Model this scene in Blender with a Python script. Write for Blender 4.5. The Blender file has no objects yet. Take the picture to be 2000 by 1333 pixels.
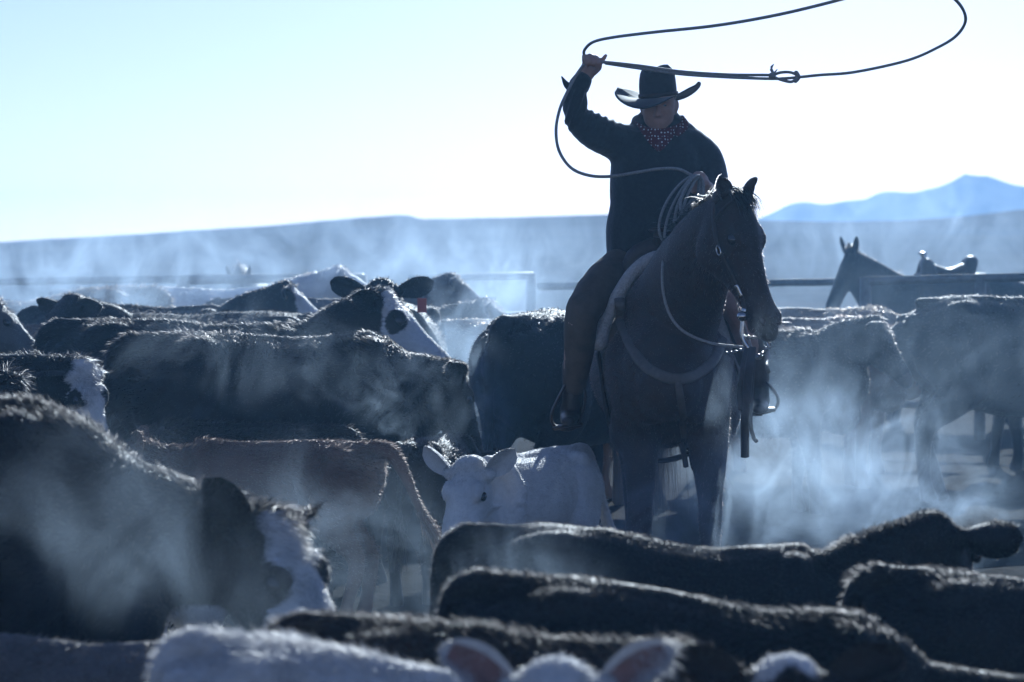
import bpy, math, random
import numpy as np
from mathutils import Vector, Matrix

random.seed(7)
rng = np.random.default_rng(7)
scene = bpy.context.scene
COL = scene.collection

# ------------------------------------------------------------------ camera
CAM_Z, FPX, W0, H0, HORIZON = 1.58, 4722.0, 2000.0, 1333.0, 520.0
PITCH = math.atan((H0 / 2 - HORIZON) / FPX)
cam_data = bpy.data.cameras.new("camera")
cam_data.lens = 36.0 * FPX / W0
cam_data.sensor_width = 36.0
cam_data.clip_start = 0.1
cam_data.clip_end = 12000
cam_data.dof.use_dof = True
cam_data.dof.focus_distance = 10.5
cam_data.dof.aperture_fstop = 4.0
cam = bpy.data.objects.new("camera", cam_data)
cam.location = (0, 0, CAM_Z)
cam.rotation_euler = (math.radians(90) - PITCH, 0, 0)
COL.objects.link(cam)
scene.camera = cam

# ------------------------------------------------------------------ sky and sun
SUN_EL, SUN_AZ = math.radians(20.5), math.radians(9)      # azimuth measured from +Y towards +X
world = bpy.data.worlds.new("World")
scene.world = world
world.use_nodes = True
wt = world.node_tree
for n in list(wt.nodes):
    wt.nodes.remove(n)
sky = wt.nodes.new("ShaderNodeTexSky")
sky.sky_type = 'NISHITA'
sky.sun_disc = False
sky.sun_elevation = SUN_EL
sky.sun_rotation = SUN_AZ
sky.altitude = 1500
sky.air_density = 1.0
sky.dust_density = 0.7
sky.ozone_density = 4.0
tint = wt.nodes.new("ShaderNodeMix")
tint.data_type = 'RGBA'
tint.blend_type = 'MULTIPLY'
tint.inputs[0].default_value = 1.0
tint.inputs[7].default_value = (0.95, 0.865, 1.05, 1)       # cool morning white balance
bg = wt.nodes.new("ShaderNodeBackground")
bg.inputs[1].default_value = 0.076
wo = wt.nodes.new("ShaderNodeOutputWorld")
wt.links.new(sky.outputs[0], tint.inputs[6])
wt.links.new(tint.outputs[2], bg.inputs[0])
wt.links.new(bg.outputs[0], wo.inputs[0])
sd = bpy.data.lights.new("sun", 'SUN')
sd.energy = 3.9
sd.angle = math.radians(0.53)
sd.color = (0.80, 0.92, 1.0)
sun = bpy.data.objects.new("sun", sd)
S = Vector((math.sin(SUN_AZ) * math.cos(SUN_EL), math.cos(SUN_AZ) * math.cos(SUN_EL), math.sin(SUN_EL)))
sun.rotation_euler = S.to_track_quat('Z', 'Y').to_euler()
sun.location = (6, 30, 20)
COL.objects.link(sun)
vs = scene.view_settings
vs.view_transform = 'Standard'
vs.look = 'None'
vs.gamma = 1
vs.use_curve_mapping = False
vs.exposure = 0.7
cy = scene.cycles
cy.use_denoising = True
cy.max_bounces = 6
cy.diffuse_bounces = 2
cy.glossy_bounces = 2
cy.transmission_bounces = 3
cy.transparent_max_bounces = 8
cy.volume_bounces = 1
cy.volume_step_rate = 1.0
cy.volume_max_steps = 128
cy.sample_clamp_indirect = 4
cy.use_adaptive_sampling = True
cy.adaptive_threshold = 0.015

# ------------------------------------------------------------------ helpers
def at(px, py, Y):
    """A point of the place: the one at distance Y that the photograph shows at (px, py)."""
    dx = (px - W0 / 2) / FPX
    dv = (H0 / 2 - py) / FPX
    c, s = math.cos(PITCH), math.sin(PITCH)
    d = np.array([dx, c + dv * s, -s + dv * c])
    return np.array([0, 0, CAM_Z]) + d * (Y / d[1])

def norm(v):
    v = np.asarray(v, float)
    return v / max(1e-9, np.linalg.norm(v))

def catmull(P, m):
    P = np.asarray(P, float)
    k = len(P)
    if k < 3:
        t = np.linspace(0, 1, m)[:, None]
        return P[0] * (1 - t) + P[-1] * t
    Q = np.vstack([2 * P[0] - P[1], P, 2 * P[-1] - P[-2]])
    out = []
    for u in np.linspace(0, k - 1, m):
        i = min(int(u), k - 2)
        t = u - i
        p0, p1, p2, p3 = Q[i:i + 4]
        out.append(0.5 * ((2 * p1) + (-p0 + p2) * t + (2 * p0 - 5 * p1 + 4 * p2 - p3) * t * t
                          + (-p0 + 3 * p1 - 3 * p2 + p3) * t ** 3))
    return np.array(out)

def tube(P, A, B=None, up=(0, 0, 1), n=14, m=None, caps=True, twist=None):
    """Tapered elliptical tube: A half width (sideways), B half height (towards up)."""
    P = np.asarray(P, float)
    A = np.full(len(P), A, float) if np.isscalar(A) else np.asarray(A, float)
    B = A if B is None else (np.full(len(P), B, float) if np.isscalar(B) else np.asarray(B, float))
    if m is None:
        m = max(len(P) * 3, 6)
    D = catmull(np.hstack([P, A[:, None], B[:, None]]), m)
    P, A, B = D[:, :3], np.maximum(D[:, 3], 1e-4), np.maximum(D[:, 4], 1e-4)
    T = np.gradient(P, axis=0)
    T /= np.maximum(np.linalg.norm(T, axis=1), 1e-9)[:, None]
    up = np.asarray(up, float)
    U0 = np.zeros_like(T)
    ref = up
    for i in range(len(T)):
        s = np.cross(ref, T[i])
        if np.linalg.norm(s) < 0.15:
            ref = U0[i - 1] if i else norm([0.3, 0.9, 0.1])
            s = np.cross(ref, T[i])
        s = norm(s)
        U0[i] = np.cross(T[i], s)
    S_ = np.cross(U0, T)
    rings = []
    if caps:
        for a in (80, 55, 28):
            r, o = math.cos(math.radians(a)), math.sin(math.radians(a))
            rings.append((P[0] - T[0] * o * min(A[0], B[0]), A[0] * r, B[0] * r, S_[0], U0[0]))
    for i in range(len(P)):
        rings.append((P[i], A[i], B[i], S_[i], U0[i]))
    if caps:
        for a in (28, 55, 80):
            r, o = math.cos(math.radians(a)), math.sin(math.radians(a))
            rings.append((P[-1] + T[-1] * o * min(A[-1], B[-1]), A[-1] * r, B[-1] * r, S_[-1], U0[-1]))
    ang = np.linspace(0, 2 * math.pi, n, endpoint=False)
    V = np.concatenate([c + np.outer(np.cos(ang), s) * a + np.outer(np.sin(ang), u) * b for c, a, b, s, u in rings])
    F = []
    for i in range(len(rings) - 1):
        for j in range(n):
            k = (j + 1) % n
            F.append((i * n + j, i * n + k, (i + 1) * n + k, (i + 1) * n + j))
    F.append(tuple(range(n - 1, -1, -1)))
    F.append(tuple(range((len(rings) - 1) * n, len(rings) * n)))
    return V, F

def ball(c, r, sx=(1, 0, 0), sy=(0, 1, 0), n=12, k=8):
    """Ellipsoid, r a number or three half sizes along sx, sy and their cross."""
    r = (r, r, r) if np.isscalar(r) else r
    sx, sy = norm(sx), norm(sy)
    sz = norm(np.cross(sx, sy))
    V, F = [], []
    for i in range(k + 1):
        th = math.pi * (0.02 + 0.96 * i / k)
        for j in range(n):
            ph = 2 * math.pi * j / n
            V.append(np.asarray(c) + sx * r[0] * math.sin(th) * math.cos(ph) + sy * r[1] * math.sin(th) * math.sin(ph) + sz * r[2] * math.cos(th))
    for i in range(k):
        for j in range(n):
            q = (j + 1) % n
            F.append((i * n + j, (i + 1) * n + j, (i + 1) * n + q, i * n + q))
    F.append(tuple(range(n)))
    F.append(tuple(range((k + 1) * n - 1, k * n - 1, -1)))
    return np.array(V), F

def box(c, h, ax=((1, 0, 0), (0, 1, 0), (0, 0, 1))):
    c = np.asarray(c, float)
    X, Y, Z = [np.asarray(a, float) for a in ax]
    V = np.array([c + X * h[0] * i + Y * h[1] * j + Z * h[2] * k for i in (-1, 1) for j in (-1, 1) for k in (-1, 1)])
    F = [(0, 1, 3, 2), (4, 6, 7, 5), (0, 4, 5, 1), (2, 3, 7, 6), (0, 2, 6, 4), (1, 5, 7, 3)]
    return V, F

def leaf(base, d, nrm, L, Wd, cup=0.5, thick=0.01, prof=None, nu=9, nv=8, droop=0.0):
    """A thin cupped leaf of an ear: returns outer and inner skins closed along the rim."""
    d, nrm = norm(d), np.asarray(nrm, float)
    nrm = norm(nrm - d * np.dot(nrm, d))
    side = np.cross(nrm, d)
    prof = prof or (lambda s: (0.42 + 0.58 * math.sin(math.pi / 2 * min(1, s / 0.52))) if s < 0.52 else math.sqrt(max(0.0, 1 - ((s - 0.52) / 0.48) ** 2)))
    V, F = [], []
    for layer in (0, 1):
        for i in range(nu + 1):
            s = i / nu
            w = Wd * max(0.02, prof(min(s, 0.999)))
            for j in range(nv + 1):
                v = -1 + 2 * j / nv
                q = cup * w * (v * v - 0.35) - layer * thick * (1 - abs(v) ** 3) * (1 - s ** 4)
                V.append(np.asarray(base) + d * L * s + side * w * v + nrm * q + np.array([0, 0, -droop * L * s * s]))
    o = (nu + 1) * (nv + 1)
    for i in range(nu):
        for j in range(nv):
            a = i * (nv + 1) + j
            F.append((a, a + 1, a + nv + 2, a + nv + 1))
            F.append((o + a, o + a + nv + 1, o + a + nv + 2, o + a + 1))
    return np.array(V), F

def join(parts):
    V, F, o = [], [], 0
    for v, f in parts:
        V.append(v)
        F += [tuple(i + o for i in q) for q in f]
        o += len(v)
    return np.concatenate(V), F

def new_mesh(name, V, F, smooth=True):
    me = bpy.data.meshes.new(name)
    me.from_pydata([tuple(v) for v in np.asarray(V)], [], F)
    me.update()
    if smooth:
        me.polygons.foreach_set("use_smooth", [True] * len(me.polygons))
    return me

def obj(name, me, mat=None, parent=None, loc=None, kind=None):
    o = bpy.data.objects.new(name, me)
    COL.objects.link(o)
    if mat is not None:
        if not isinstance(mat, (list, tuple)):
            mat = [mat]
        for m in mat:
            me.materials.append(m)
    if parent is not None:
        o.parent = parent
    if loc is not None:
        o.location = loc
    if kind:
        o["kind"] = kind
    return o

def tag(o, label, cat, group=None):
    o["label"] = label
    o["category"] = cat
    if group:
        o["group"] = group
    return o

def build(name, parts, mat, parent=None, loc=None, smooth=True, origin=None, kind=None):
    V, F = join(parts) if isinstance(parts, list) else parts
    if origin is not None:
        V = V - np.asarray(origin)
    return obj(name, new_mesh(name, V, F, smooth), mat, parent, loc, kind)

def skin(parts, voxel, smooth=6, factor=0.5):
    """Grow one continuous surface over overlapping tubes."""
    V, F = join(parts)
    me = new_mesh("grow", V, F)
    o = bpy.data.objects.new("grow", me)
    COL.objects.link(o)
    r = o.modifiers.new("r", 'REMESH')
    r.mode = 'VOXEL'
    r.voxel_size = voxel
    r.use_smooth_shade = True
    s = o.modifiers.new("s", 'SMOOTH')
    s.factor = factor
    s.iterations = smooth
    dg = bpy.context.evaluated_depsgraph_get()
    dg.update()
    ev = o.evaluated_get(dg)
    m2 = ev.to_mesh()
    n = len(m2.vertices)
    co = np.empty(n * 3)
    m2.vertices.foreach_get("co", co)
    co = co.reshape(-1, 3).copy()
    Q = [tuple(p.vertices) for p in m2.polygons]
    ev.to_mesh_clear()
    bpy.data.objects.remove(o)
    bpy.data.meshes.remove(me)
    return co, Q

def vnoise(P, f, seed=0):
    """Cheap smooth vector noise made of a few sines, in -1..1."""
    r = np.random.default_rng(seed)
    out = np.zeros((len(P), 3))
    for k in range(5):
        K = r.normal(0, 1, (3, 3)) * f * (0.7 + 0.35 * k)
        ph = r.uniform(0, 6.28, 3)
        out += np.sin(P @ K.T + ph) / (1 + 0.5 * k)
    return out / 2.4

def tri_data(V, F):
    T = []
    for q in F:
        for i in range(1, len(q) - 1):
            T.append((q[0], q[i], q[i + 1]))
    T = np.array(T)
    a, b, c = V[T[:, 0]], V[T[:, 1]], V[T[:, 2]]
    N = np.cross(b - a, c - a)
    ar = np.linalg.norm(N, axis=1)
    return T, N / np.maximum(ar, 1e-12)[:, None], ar / 2

def vert_normals(V, F):
    T, N, A = tri_data(V, F)
    out = np.zeros_like(V)
    for k in range(3):
        np.add.at(out, T[:, k], N * A[:, None])
    return out / np.maximum(np.linalg.norm(out, axis=1), 1e-12)[:, None]

def raw_mesh(name, V, T, attrs=None):
    """Fast triangle mesh from arrays."""
    me = bpy.data.meshes.new(name)
    me.vertices.add(len(V))
    me.vertices.foreach_set("co", np.asarray(V, np.float32).ravel())
    me.loops.add(len(T) * 3)
    me.loops.foreach_set("vertex_index", np.asarray(T, np.int32).ravel())
    me.polygons.add(len(T))
    me.polygons.foreach_set("loop_start", np.arange(0, len(T) * 3, 3, dtype=np.int32))
    me.update(calc_edges=True)
    for k, a in (attrs or {}).items():
        at_ = me.attributes.new(k, 'FLOAT', 'POINT')
        at_.data.foreach_set("value", np.asarray(a, np.float32))
    return me

def fur_mesh(name, V, F, n, length, width, weight=None, flow=None, stand=0.45, white=None, clump=0.5, cf=22.0, lengthf=None, seed=1):
    """Short guard hairs: each one a thin bent sliver of two triangles and a tip."""
    r = np.random.default_rng(seed)
    T, N, A = tri_data(V, F)
    C = (V[T[:, 0]] + V[T[:, 1]] + V[T[:, 2]]) / 3
    w = A.copy()
    if weight is not None:
        w *= weight(C, N)
    w /= w.sum()
    idx = r.choice(len(T), n, p=w)
    u, v = r.random(n), r.random(n)
    fl = u + v > 1
    u[fl], v[fl] = 1 - u[fl], 1 - v[fl]
    a, b, c = V[T[idx, 0]], V[T[idx, 1]], V[T[idx, 2]]
    P = a + (b - a) * u[:, None] + (c - a) * v[:, None]
    NN = N[idx]
    FL = flow(P) if flow is not None else np.tile(np.array([-1.0, 0, -0.3]), (n, 1))
    D = NN * stand + FL * (1 - stand) + vnoise(P, cf, seed) * clump * 0.6 + r.normal(0, 0.16, (n, 3))
    dn = np.sum(D * NN, 1)
    D += NN * np.maximum(0.12 - dn, 0)[:, None]
    D /= np.linalg.norm(D, axis=1)[:, None]
    L = length * (0.55 + 0.9 * r.random(n)) * np.clip(1 + 0.75 * vnoise(P, 4.5, seed + 9)[:, 0], 0.35, 1.7)
    if lengthf is not None:
        L *= lengthf(P, NN)
    sd_ = np.cross(D, r.normal(0, 1, (n, 3)))
    sd_ /= np.maximum(np.linalg.norm(sd_, axis=1), 1e-9)[:, None]
    sd_ *= (width * (0.7 + 0.6 * r.random(n)))[:, None] * 0.5
    P0 = P - NN * 0.003
    M = P + D * (L * 0.55)[:, None]
    E = M + (D * 0.8 + FL * 0.25 + np.array([0, 0, -0.12])) * (L * 0.45)[:, None]
    VV = np.empty((n, 5, 3))
    VV[:, 0], VV[:, 1] = P0 - sd_, P0 + sd_
    VV[:, 2], VV[:, 3] = M - sd_ * 0.7, M + sd_ * 0.7
    VV[:, 4] = E
    o = (np.arange(n) * 5)[:, None]
    TT = np.concatenate([o + np.array([[0, 1, 2]]), o + np.array([[1, 3, 2]]), o + np.array([[2, 3, 4]])])
    at_ = {}
    if white is not None:
        at_["white"] = np.repeat(white(P), 5)
    return raw_mesh(name, VV.reshape(-1, 3), TT, at_)

def strands_mesh(name, roots, dirs, lens, width, seg=5, grav=0.5, curl=0.1, seed=3):
    """Longer hairs (mane, tail switch): ribbons that bend down under their weight."""
    r = np.random.default_rng(seed)
    n = len(roots)
    P = np.asarray(roots, float).copy()
    D = np.asarray(dirs, float).copy()
    D /= np.linalg.norm(D, axis=1)[:, None]
    lens = np.broadcast_to(lens, (n,))
    wv = np.cross(D, r.normal(0, 1, (n, 3)))
    wv /= np.maximum(np.linalg.norm(wv, axis=1), 1e-9)[:, None]
    VV = np.empty((n, (seg + 1) * 2, 3))
    ph = r.uniform(0, 6.28, (n, 3))
    for i in range(seg + 1):
        t = i / seg
        ww = wv * (width * (1 - 0.85 * t)) * 0.5
        VV[:, 2 * i], VV[:, 2 * i + 1] = P - ww, P + ww
        D = D + np.array([0, 0, -grav / seg]) + np.sin(ph + t * 5) * curl / seg
        D /= np.linalg.norm(D, axis=1)[:, None]
        P = P + D * (lens / seg)[:, None]
    o = (np.arange(n) * (seg + 1) * 2)[:, None]
    TT = []
    for i in range(seg):
        a = 2 * i
        TT += [o + np.array([[a, a + 1, a + 2]]), o + np.array([[a + 1, a + 3, a + 2]])]
    return raw_mesh(name, VV.reshape(-1, 3), np.concatenate(TT))

# ------------------------------------------------------------------ materials
def nodes_of(name):
    m = bpy.data.materials.new(name)
    m.use_nodes = True
    nt = m.node_tree
    for n in list(nt.nodes):
        nt.nodes.remove(n)
    out = nt.nodes.new("ShaderNodeOutputMaterial")
    return m, nt, out

def link(nt, a, b):
    nt.links.new(a, b)

def noise_tex(nt, scale, detail=4, rough=0.6, stretch=None, dist=0.0):
    tc = nt.nodes.new("ShaderNodeTexCoord")
    src = tc.outputs["Object"]
    if stretch:
        mp = nt.nodes.new("ShaderNodeMapping")
        mp.inputs["Scale"].default_value = stretch
        link(nt, src, mp.inputs[0])
        src = mp.outputs[0]
    nz = nt.nodes.new("ShaderNodeTexNoise")
    nz.inputs["Scale"].default_value = scale
    nz.inputs["Detail"].default_value = detail
    nz.inputs["Roughness"].default_value = rough
    nz.inputs["Distortion"].default_value = dist
    link(nt, src, nz.inputs["Vector"])
    return nz

def ramp(nt, src, p0, c0, p1, c1):
    r = nt.nodes.new("ShaderNodeValToRGB")
    r.color_ramp.elements[0].position = p0
    r.color_ramp.elements[0].color = (*c0, 1)
    r.color_ramp.elements[1].position = p1
    r.color_ramp.elements[1].color = (*c1, 1)
    link(nt, src, r.inputs[0])
    return r

def mixc(nt, fac, a, b, mode='MIX'):
    m = nt.nodes.new("ShaderNodeMix")
    m.data_type = 'RGBA'
    m.blend_type = mode
    for sock, val in ((m.inputs[0], fac), (m.inputs[6], a), (m.inputs[7], b)):
        if hasattr(val, "links"):
            link(nt, val, sock)
        elif isinstance(val, (int, float)):
            sock.default_value = val
        else:
            sock.default_value = (*val, 1)
    return m.outputs[2]

def bump(nt, src, strength, dist=0.02):
    b = nt.nodes.new("ShaderNodeBump")
    b.inputs["Strength"].default_value = strength
    b.inputs["Distance"].default_value = dist
    link(nt, src, b.inputs["Height"])
    return b.outputs[0]

def plain(name, c0, c1=None, scale=12.0, rough=0.7, metal=0.0, spec=0.4, bmp=0.3, bdist=0.01, stretch=None, detail=5, sheen=0.0):
    m, nt, out = nodes_of(name)
    c1 = c1 or tuple(x * 0.7 for x in c0)
    nz = noise_tex(nt, scale, detail, 0.62, stretch)
    cr = ramp(nt, nz.outputs[0], 0.35, c0, 0.68, c1)
    p = nt.nodes.new("ShaderNodeBsdfPrincipled")
    link(nt, cr.outputs[0], p.inputs["Base Color"])
    p.inputs["Roughness"].default_value = rough
    p.inputs["Metallic"].default_value = metal
    p.inputs["Specular IOR Level"].default_value = spec
    if sheen:
        p.inputs["Sheen Weight"].default_value = sheen
    if bmp:
        link(nt, bump(nt, nz.outputs[0], bmp, bdist), p.inputs["Normal"])
    link(nt, p.outputs[0], out.inputs[0])
    return m

WHITE_COAT = (0.78, 0.75, 0.71)
def coat(name, dark, dark2, whitec=WHITE_COAT, mud_c=(0.035, 0.028, 0.022)):
    """Hide of an animal: 'white' is the coat's own pattern of markings."""
    m, nt, out = nodes_of(name)
    nz = noise_tex(nt, 7.0, 5, 0.65)
    fine = noise_tex(nt, 70.0, 3, 0.7, (0.35, 1.0, 1.0))
    base = ramp(nt, nz.outputs[0], 0.35, dark, 0.7, dark2).outputs[0]
    wn = ramp(nt, nz.outputs[0], 0.3, whitec, 0.75, tuple(x * 0.82 for x in whitec)).outputs[0]
    at_ = nt.nodes.new("ShaderNodeAttribute")
    at_.attribute_name = "white"
    e = nt.nodes.new("ShaderNodeMath")
    e.operation = 'MULTIPLY_ADD'
    link(nt, fine.outputs[0], e.inputs[0])
    e.inputs[1].default_value = 0.5
    e.inputs[2].default_value = -0.25
    ad = nt.nodes.new("ShaderNodeMath")
    ad.operation = 'ADD'
    link(nt, at_.outputs["Fac"], ad.inputs[0])
    link(nt, e.outputs[0], ad.inputs[1])
    st = ramp(nt, ad.outputs[0], 0.42, (0, 0, 0), 0.58, (1, 1, 1)).outputs[0]
    colr = mixc(nt, st, base, wn)
    colr = mixc(nt, 0.35, colr, ramp(nt, fine.outputs[0], 0.3, (0.55, 0.55, 0.55), 0.7, (1, 1, 1)).outputs[0], 'MULTIPLY')
    mud = noise_tex(nt, 3.4, 7, 0.72, dist=0.5)
    mk = ramp(nt, mud.outputs[0], 0.52, (0, 0, 0), 0.70, (0.75, 0.75, 0.75)).outputs[0]
    colr = mixc(nt, mk, colr, mud_c)
    p = nt.nodes.new("ShaderNodeBsdfPrincipled")
    link(nt, colr, p.inputs["Base Color"])
    p.inputs["Roughness"].default_value = 0.62
    p.inputs["Specular IOR Level"].default_value = 0.35
    p.inputs["Sheen Weight"].default_value = 0.12
    p.inputs["Sheen Roughness"].default_value = 0.4
    link(nt, bump(nt, fine.outputs[0], 0.5, 0.008), p.inputs["Normal"])
    link(nt, p.outputs[0], out.inputs[0])
    return m

def furmat(name, dark, whitec=WHITE_COAT, trans=0.45, lift=1.0):
    """Hair: part of the light goes through each strand, the rest shines off it."""
    m, nt, out = nodes_of(name)
    at_ = nt.nodes.new("ShaderNodeAttribute")
    at_.attribute_name = "white"
    st = ramp(nt, at_.outputs["Fac"], 0.4, (0, 0, 0), 0.6, (1, 1, 1)).outputs[0]
    colr = mixc(nt, st, dark, whitec)
    p = nt.nodes.new("ShaderNodeBsdfPrincipled")
    link(nt, colr, p.inputs["Base Color"])
    p.inputs["Roughness"].default_value = 0.42
    p.inputs["Specular IOR Level"].default_value = 0.35
    tr = nt.nodes.new("ShaderNodeBsdfRefraction")
    tr.inputs["Roughness"].default_value = 0.7
    tr.inputs["IOR"].default_value = 1.5
    link(nt, mixc(nt, 0.55 * lift, colr, (0.85, 0.8, 0.78)), tr.inputs[0])
    mx = nt.nodes.new("ShaderNodeMixShader")
    mx.inputs[0].default_value = trans
    link(nt, p.outputs[0], mx.inputs[1])
    link(nt, tr.outputs[0], mx.inputs[2])
    link(nt, mx.outputs[0], out.inputs[0])
    return m

COATS = {
    "black": (coat("coat_black", (0.0045, 0.0042, 0.0048), (0.010, 0.0085, 0.008)), furmat("hair_black", (0.012, 0.010, 0.010), trans=0.36, lift=0.75)),
    "dark": (coat("coat_dark_brown", (0.012, 0.008, 0.006), (0.028, 0.017, 0.012)), furmat("hair_dark_brown", (0.045, 0.028, 0.021), trans=0.36, lift=0.75)),
    "red": (coat("coat_red_brown", (0.16, 0.075, 0.045), (0.21, 0.105, 0.065), mud_c=(0.085, 0.055, 0.04)), furmat("hair_red_brown", (0.26, 0.15, 0.105), trans=0.36, lift=0.75)),
    "tan": (coat("coat_tan", (0.22, 0.14, 0.085), (0.30, 0.20, 0.13), mud_c=(0.12, 0.09, 0.065)), furmat("hair_tan", (0.45, 0.33, 0.24), trans=0.36, lift=0.75)),
    "grey": (coat("coat_grey", (0.10, 0.09, 0.085), (0.16, 0.14, 0.13)), furmat("hair_grey", (0.28, 0.25, 0.23), trans=0.36, lift=0.75)),
    "white": (coat("coat_white", (0.76, 0.73, 0.69), (0.60, 0.57, 0.53), mud_c=(0.36, 0.32, 0.27)), furmat("hair_white", (0.80, 0.78, 0.75), trans=0.36, lift=0.75)),
}
M_EAR = plain("ear_skin", (0.30, 0.16, 0.14), (0.20, 0.11, 0.09), 30, 0.7)
M_EYE = plain("eye_wet", (0.012, 0.009, 0.008), (0.02, 0.012, 0.01), 30, 0.12, spec=0.8, bmp=0)
M_NOSE = plain("nose_skin", (0.05, 0.035, 0.032), (0.09, 0.06, 0.055), 60, 0.45)
M_TAG = plain("tag_plastic", (0.55, 0.09, 0.06), (0.5, 0.07, 0.05), 20, 0.45)
M_DIRT = None

# ------------------------------------------------------------------ ground and hills
def dirt_material():
    m, nt, out = nodes_of("corral_dirt")
    a = noise_tex(nt, 0.9, 6, 0.65)
    b = noise_tex(nt, 9.0, 8, 0.7)
    c1 = ramp(nt, a.outputs[0], 0.3, (0.020, 0.017, 0.015), 0.7, (0.045, 0.038, 0.032)).outputs[0]
    c2 = ramp(nt, b.outputs[0], 0.3, (0.5, 0.48, 0.45), 0.7, (1, 1, 1)).outputs[0]
    p = nt.nodes.new("ShaderNodeBsdfPrincipled")
    link(nt, mixc(nt, 0.8, c1, c2, 'MULTIPLY'), p.inputs["Base Color"])
    p.inputs["Roughness"].default_value = 0.95
    p.inputs["Specular IOR Level"].default_value = 0.03
    link(nt, bump(nt, b.outputs[0], 0.9, 0.05), p.inputs["Normal"])
    link(nt, p.outputs[0], out.inputs[0])
    return m

def range_material():
    m, nt, out = nodes_of("sagebrush_range")
    a = noise_tex(nt, 0.012, 6, 0.6)
    b = noise_tex(nt, 0.35, 6, 0.75)
    c1 = ramp(nt, a.outputs[0], 0.35, (0.026, 0.028, 0.024), 0.65, (0.060, 0.056, 0.044)).outputs[0]
    c2 = ramp(nt, b.outputs[0], 0.40, (0.28, 0.30, 0.28), 0.58, (1, 1, 1)).outputs[0]
    p = nt.nodes.new("ShaderNodeBsdfPrincipled")
    link(nt, mixc(nt, 1.0, c1, c2, 'MULTIPLY'), p.inputs["Base Color"])
    p.inputs["Roughness"].default_value = 1.0
    p.inputs["Specular IOR Level"].default_value = 0.05
    link(nt, bump(nt, b.outputs[0], 0.6, 0.8), p.inputs["Normal"])
    link(nt, p.outputs[0], out.inputs[0])
    return m
M_DIRT = dirt_material()
M_RANGE = range_material()

def grid_sheet(name, xs, ys, zf, mat, kind="structure"):
    X, Y = np.meshgrid(xs, ys)
    Z = zf(X, Y)
    V = np.stack([X, Y, Z], -1).reshape(-1, 3)
    nx = len(xs)
    F = [(j * nx + i, j * nx + i + 1, (j + 1) * nx + i + 1, (j + 1) * nx + i) for j in range(len(ys) - 1) for i in range(nx - 1)]
    return obj(name, new_mesh(name, V, F), mat, kind=kind)

def rough2(X, Y, f, seed):
    r = np.random.default_rng(seed)
    z = np.zeros_like(X)
    for k in range(7):
        a, b, c = r.normal(0, f * (1 + 0.6 * k)), r.normal(0, f * (1 + 0.6 * k)), r.uniform(0, 6.28)
        z += np.sin(a * X + b * Y + c) / (1 + 0.7 * k)
    return z / 3

# trampled dirt of the corral: hoof-pitted near the camera, reaching on to the horizon
ys_ = np.concatenate([np.linspace(-12, 4, 14), np.linspace(4.2, 22, 150), np.linspace(22.5, 70, 80), np.geomspace(75, 6000, 40)])
xs_ = np.concatenate([-np.geomspace(4000, 6, 30), np.linspace(-5.6, 5.6, 150), np.geomspace(6, 4000, 30)])
def ground_z(X, Y):
    near = np.clip(1 - np.hypot(X, Y - 10) / 40, 0, 1)
    return near * (0.022 * rough2(X, Y, 5.0, 3) + 0.014 * rough2(X, Y, 16.0, 4)) - 0.02
ground = grid_sheet("ground", xs_, ys_, ground_z, M_DIRT)

# sagebrush bench behind the corral and the ridge it climbs to, profile in (px, py) of its skyline
def skyline(px, pts):
    return np.interp(px, [p[0] for p in pts], [p[1] for p in pts])
def ridge(name, Yf, Yc, pts, mat, zb, seed, amp, n=220, rows=26):
    pxs = np.linspace(-500, 2500, n)
    top = np.array([at(p, skyline(p, pts), Yc)[2] for p in pxs])
    V = []
    for j in range(rows + 1):
        t = j / rows
        Y = Yf + (Yc - Yf) * t
        prof = t ** 1.15
        for i, p in enumerate(pxs):
            X = (p - 1000) / FPX * Yc * (0.55 + 0.45 * t)
            V.append((X, Y, zb + (top[i] - zb) * prof))
    V = np.array(V)
    t = np.clip((V[:, 1] - Yf) / (Yc - Yf), 0, 1)
    V[:, 2] += amp * rough2(V[:, 0], V[:, 1], 0.03 * 600 / Yc, seed) * np.sin(t * math.pi) + 0.12 * amp * rough2(V[:, 0], V[:, 1], 0.5 * 600 / Yc, seed + 1)
    k = len(V)
    back = V[-n:] + np.array([0, Yc * 0.3, 0])
    back[:, 2] = zb
    V = np.vstack([V, back])
    F = [(j * n + i, j * n + i + 1, (j + 1) * n + i + 1, (j + 1) * n + i) for j in range(rows + 1) for i in range(n - 1)]
    return obj(name, new_mesh(name, V, F), mat, kind="structure")
ridge("hill", 70, 900, [(-500, 520), (-100, 490), (0, 483), (180, 474), (330, 459), (480, 446), (620, 433), (700, 426), (770, 421), (800, 421), (820, 428),
                        (900, 427), (1000, 425), (1190, 419), (1300, 424), (1500, 431), (1620, 434), (1780, 431), (1880, 423), (2000, 409), (2200, 395), (2500, 380)], M_RANGE, -0.6, 11, 1.6)
M_FAR = plain("mountain_rock", (0.12, 0.115, 0.10), (0.075, 0.07, 0.06), 0.004, 1.0, spec=0.05, bmp=0.5, bdist=8)
ridge("mountain", 2400, 3400, [(-500, 560), (1000, 520), (1300, 470), (1440, 440), (1505, 418), (1540, 400), (1565, 394), (1585, 396), (1600, 401), (1640, 395), (1690, 389), (1715, 377), (1740, 375),
                               (1790, 376), (1830, 366), (1860, 354), (1882, 340), (1900, 343), (1925, 344), (1950, 352), (1985, 362), (2050, 372), (2200, 385), (2500, 420)], M_FAR, -2, 21, 10)

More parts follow.
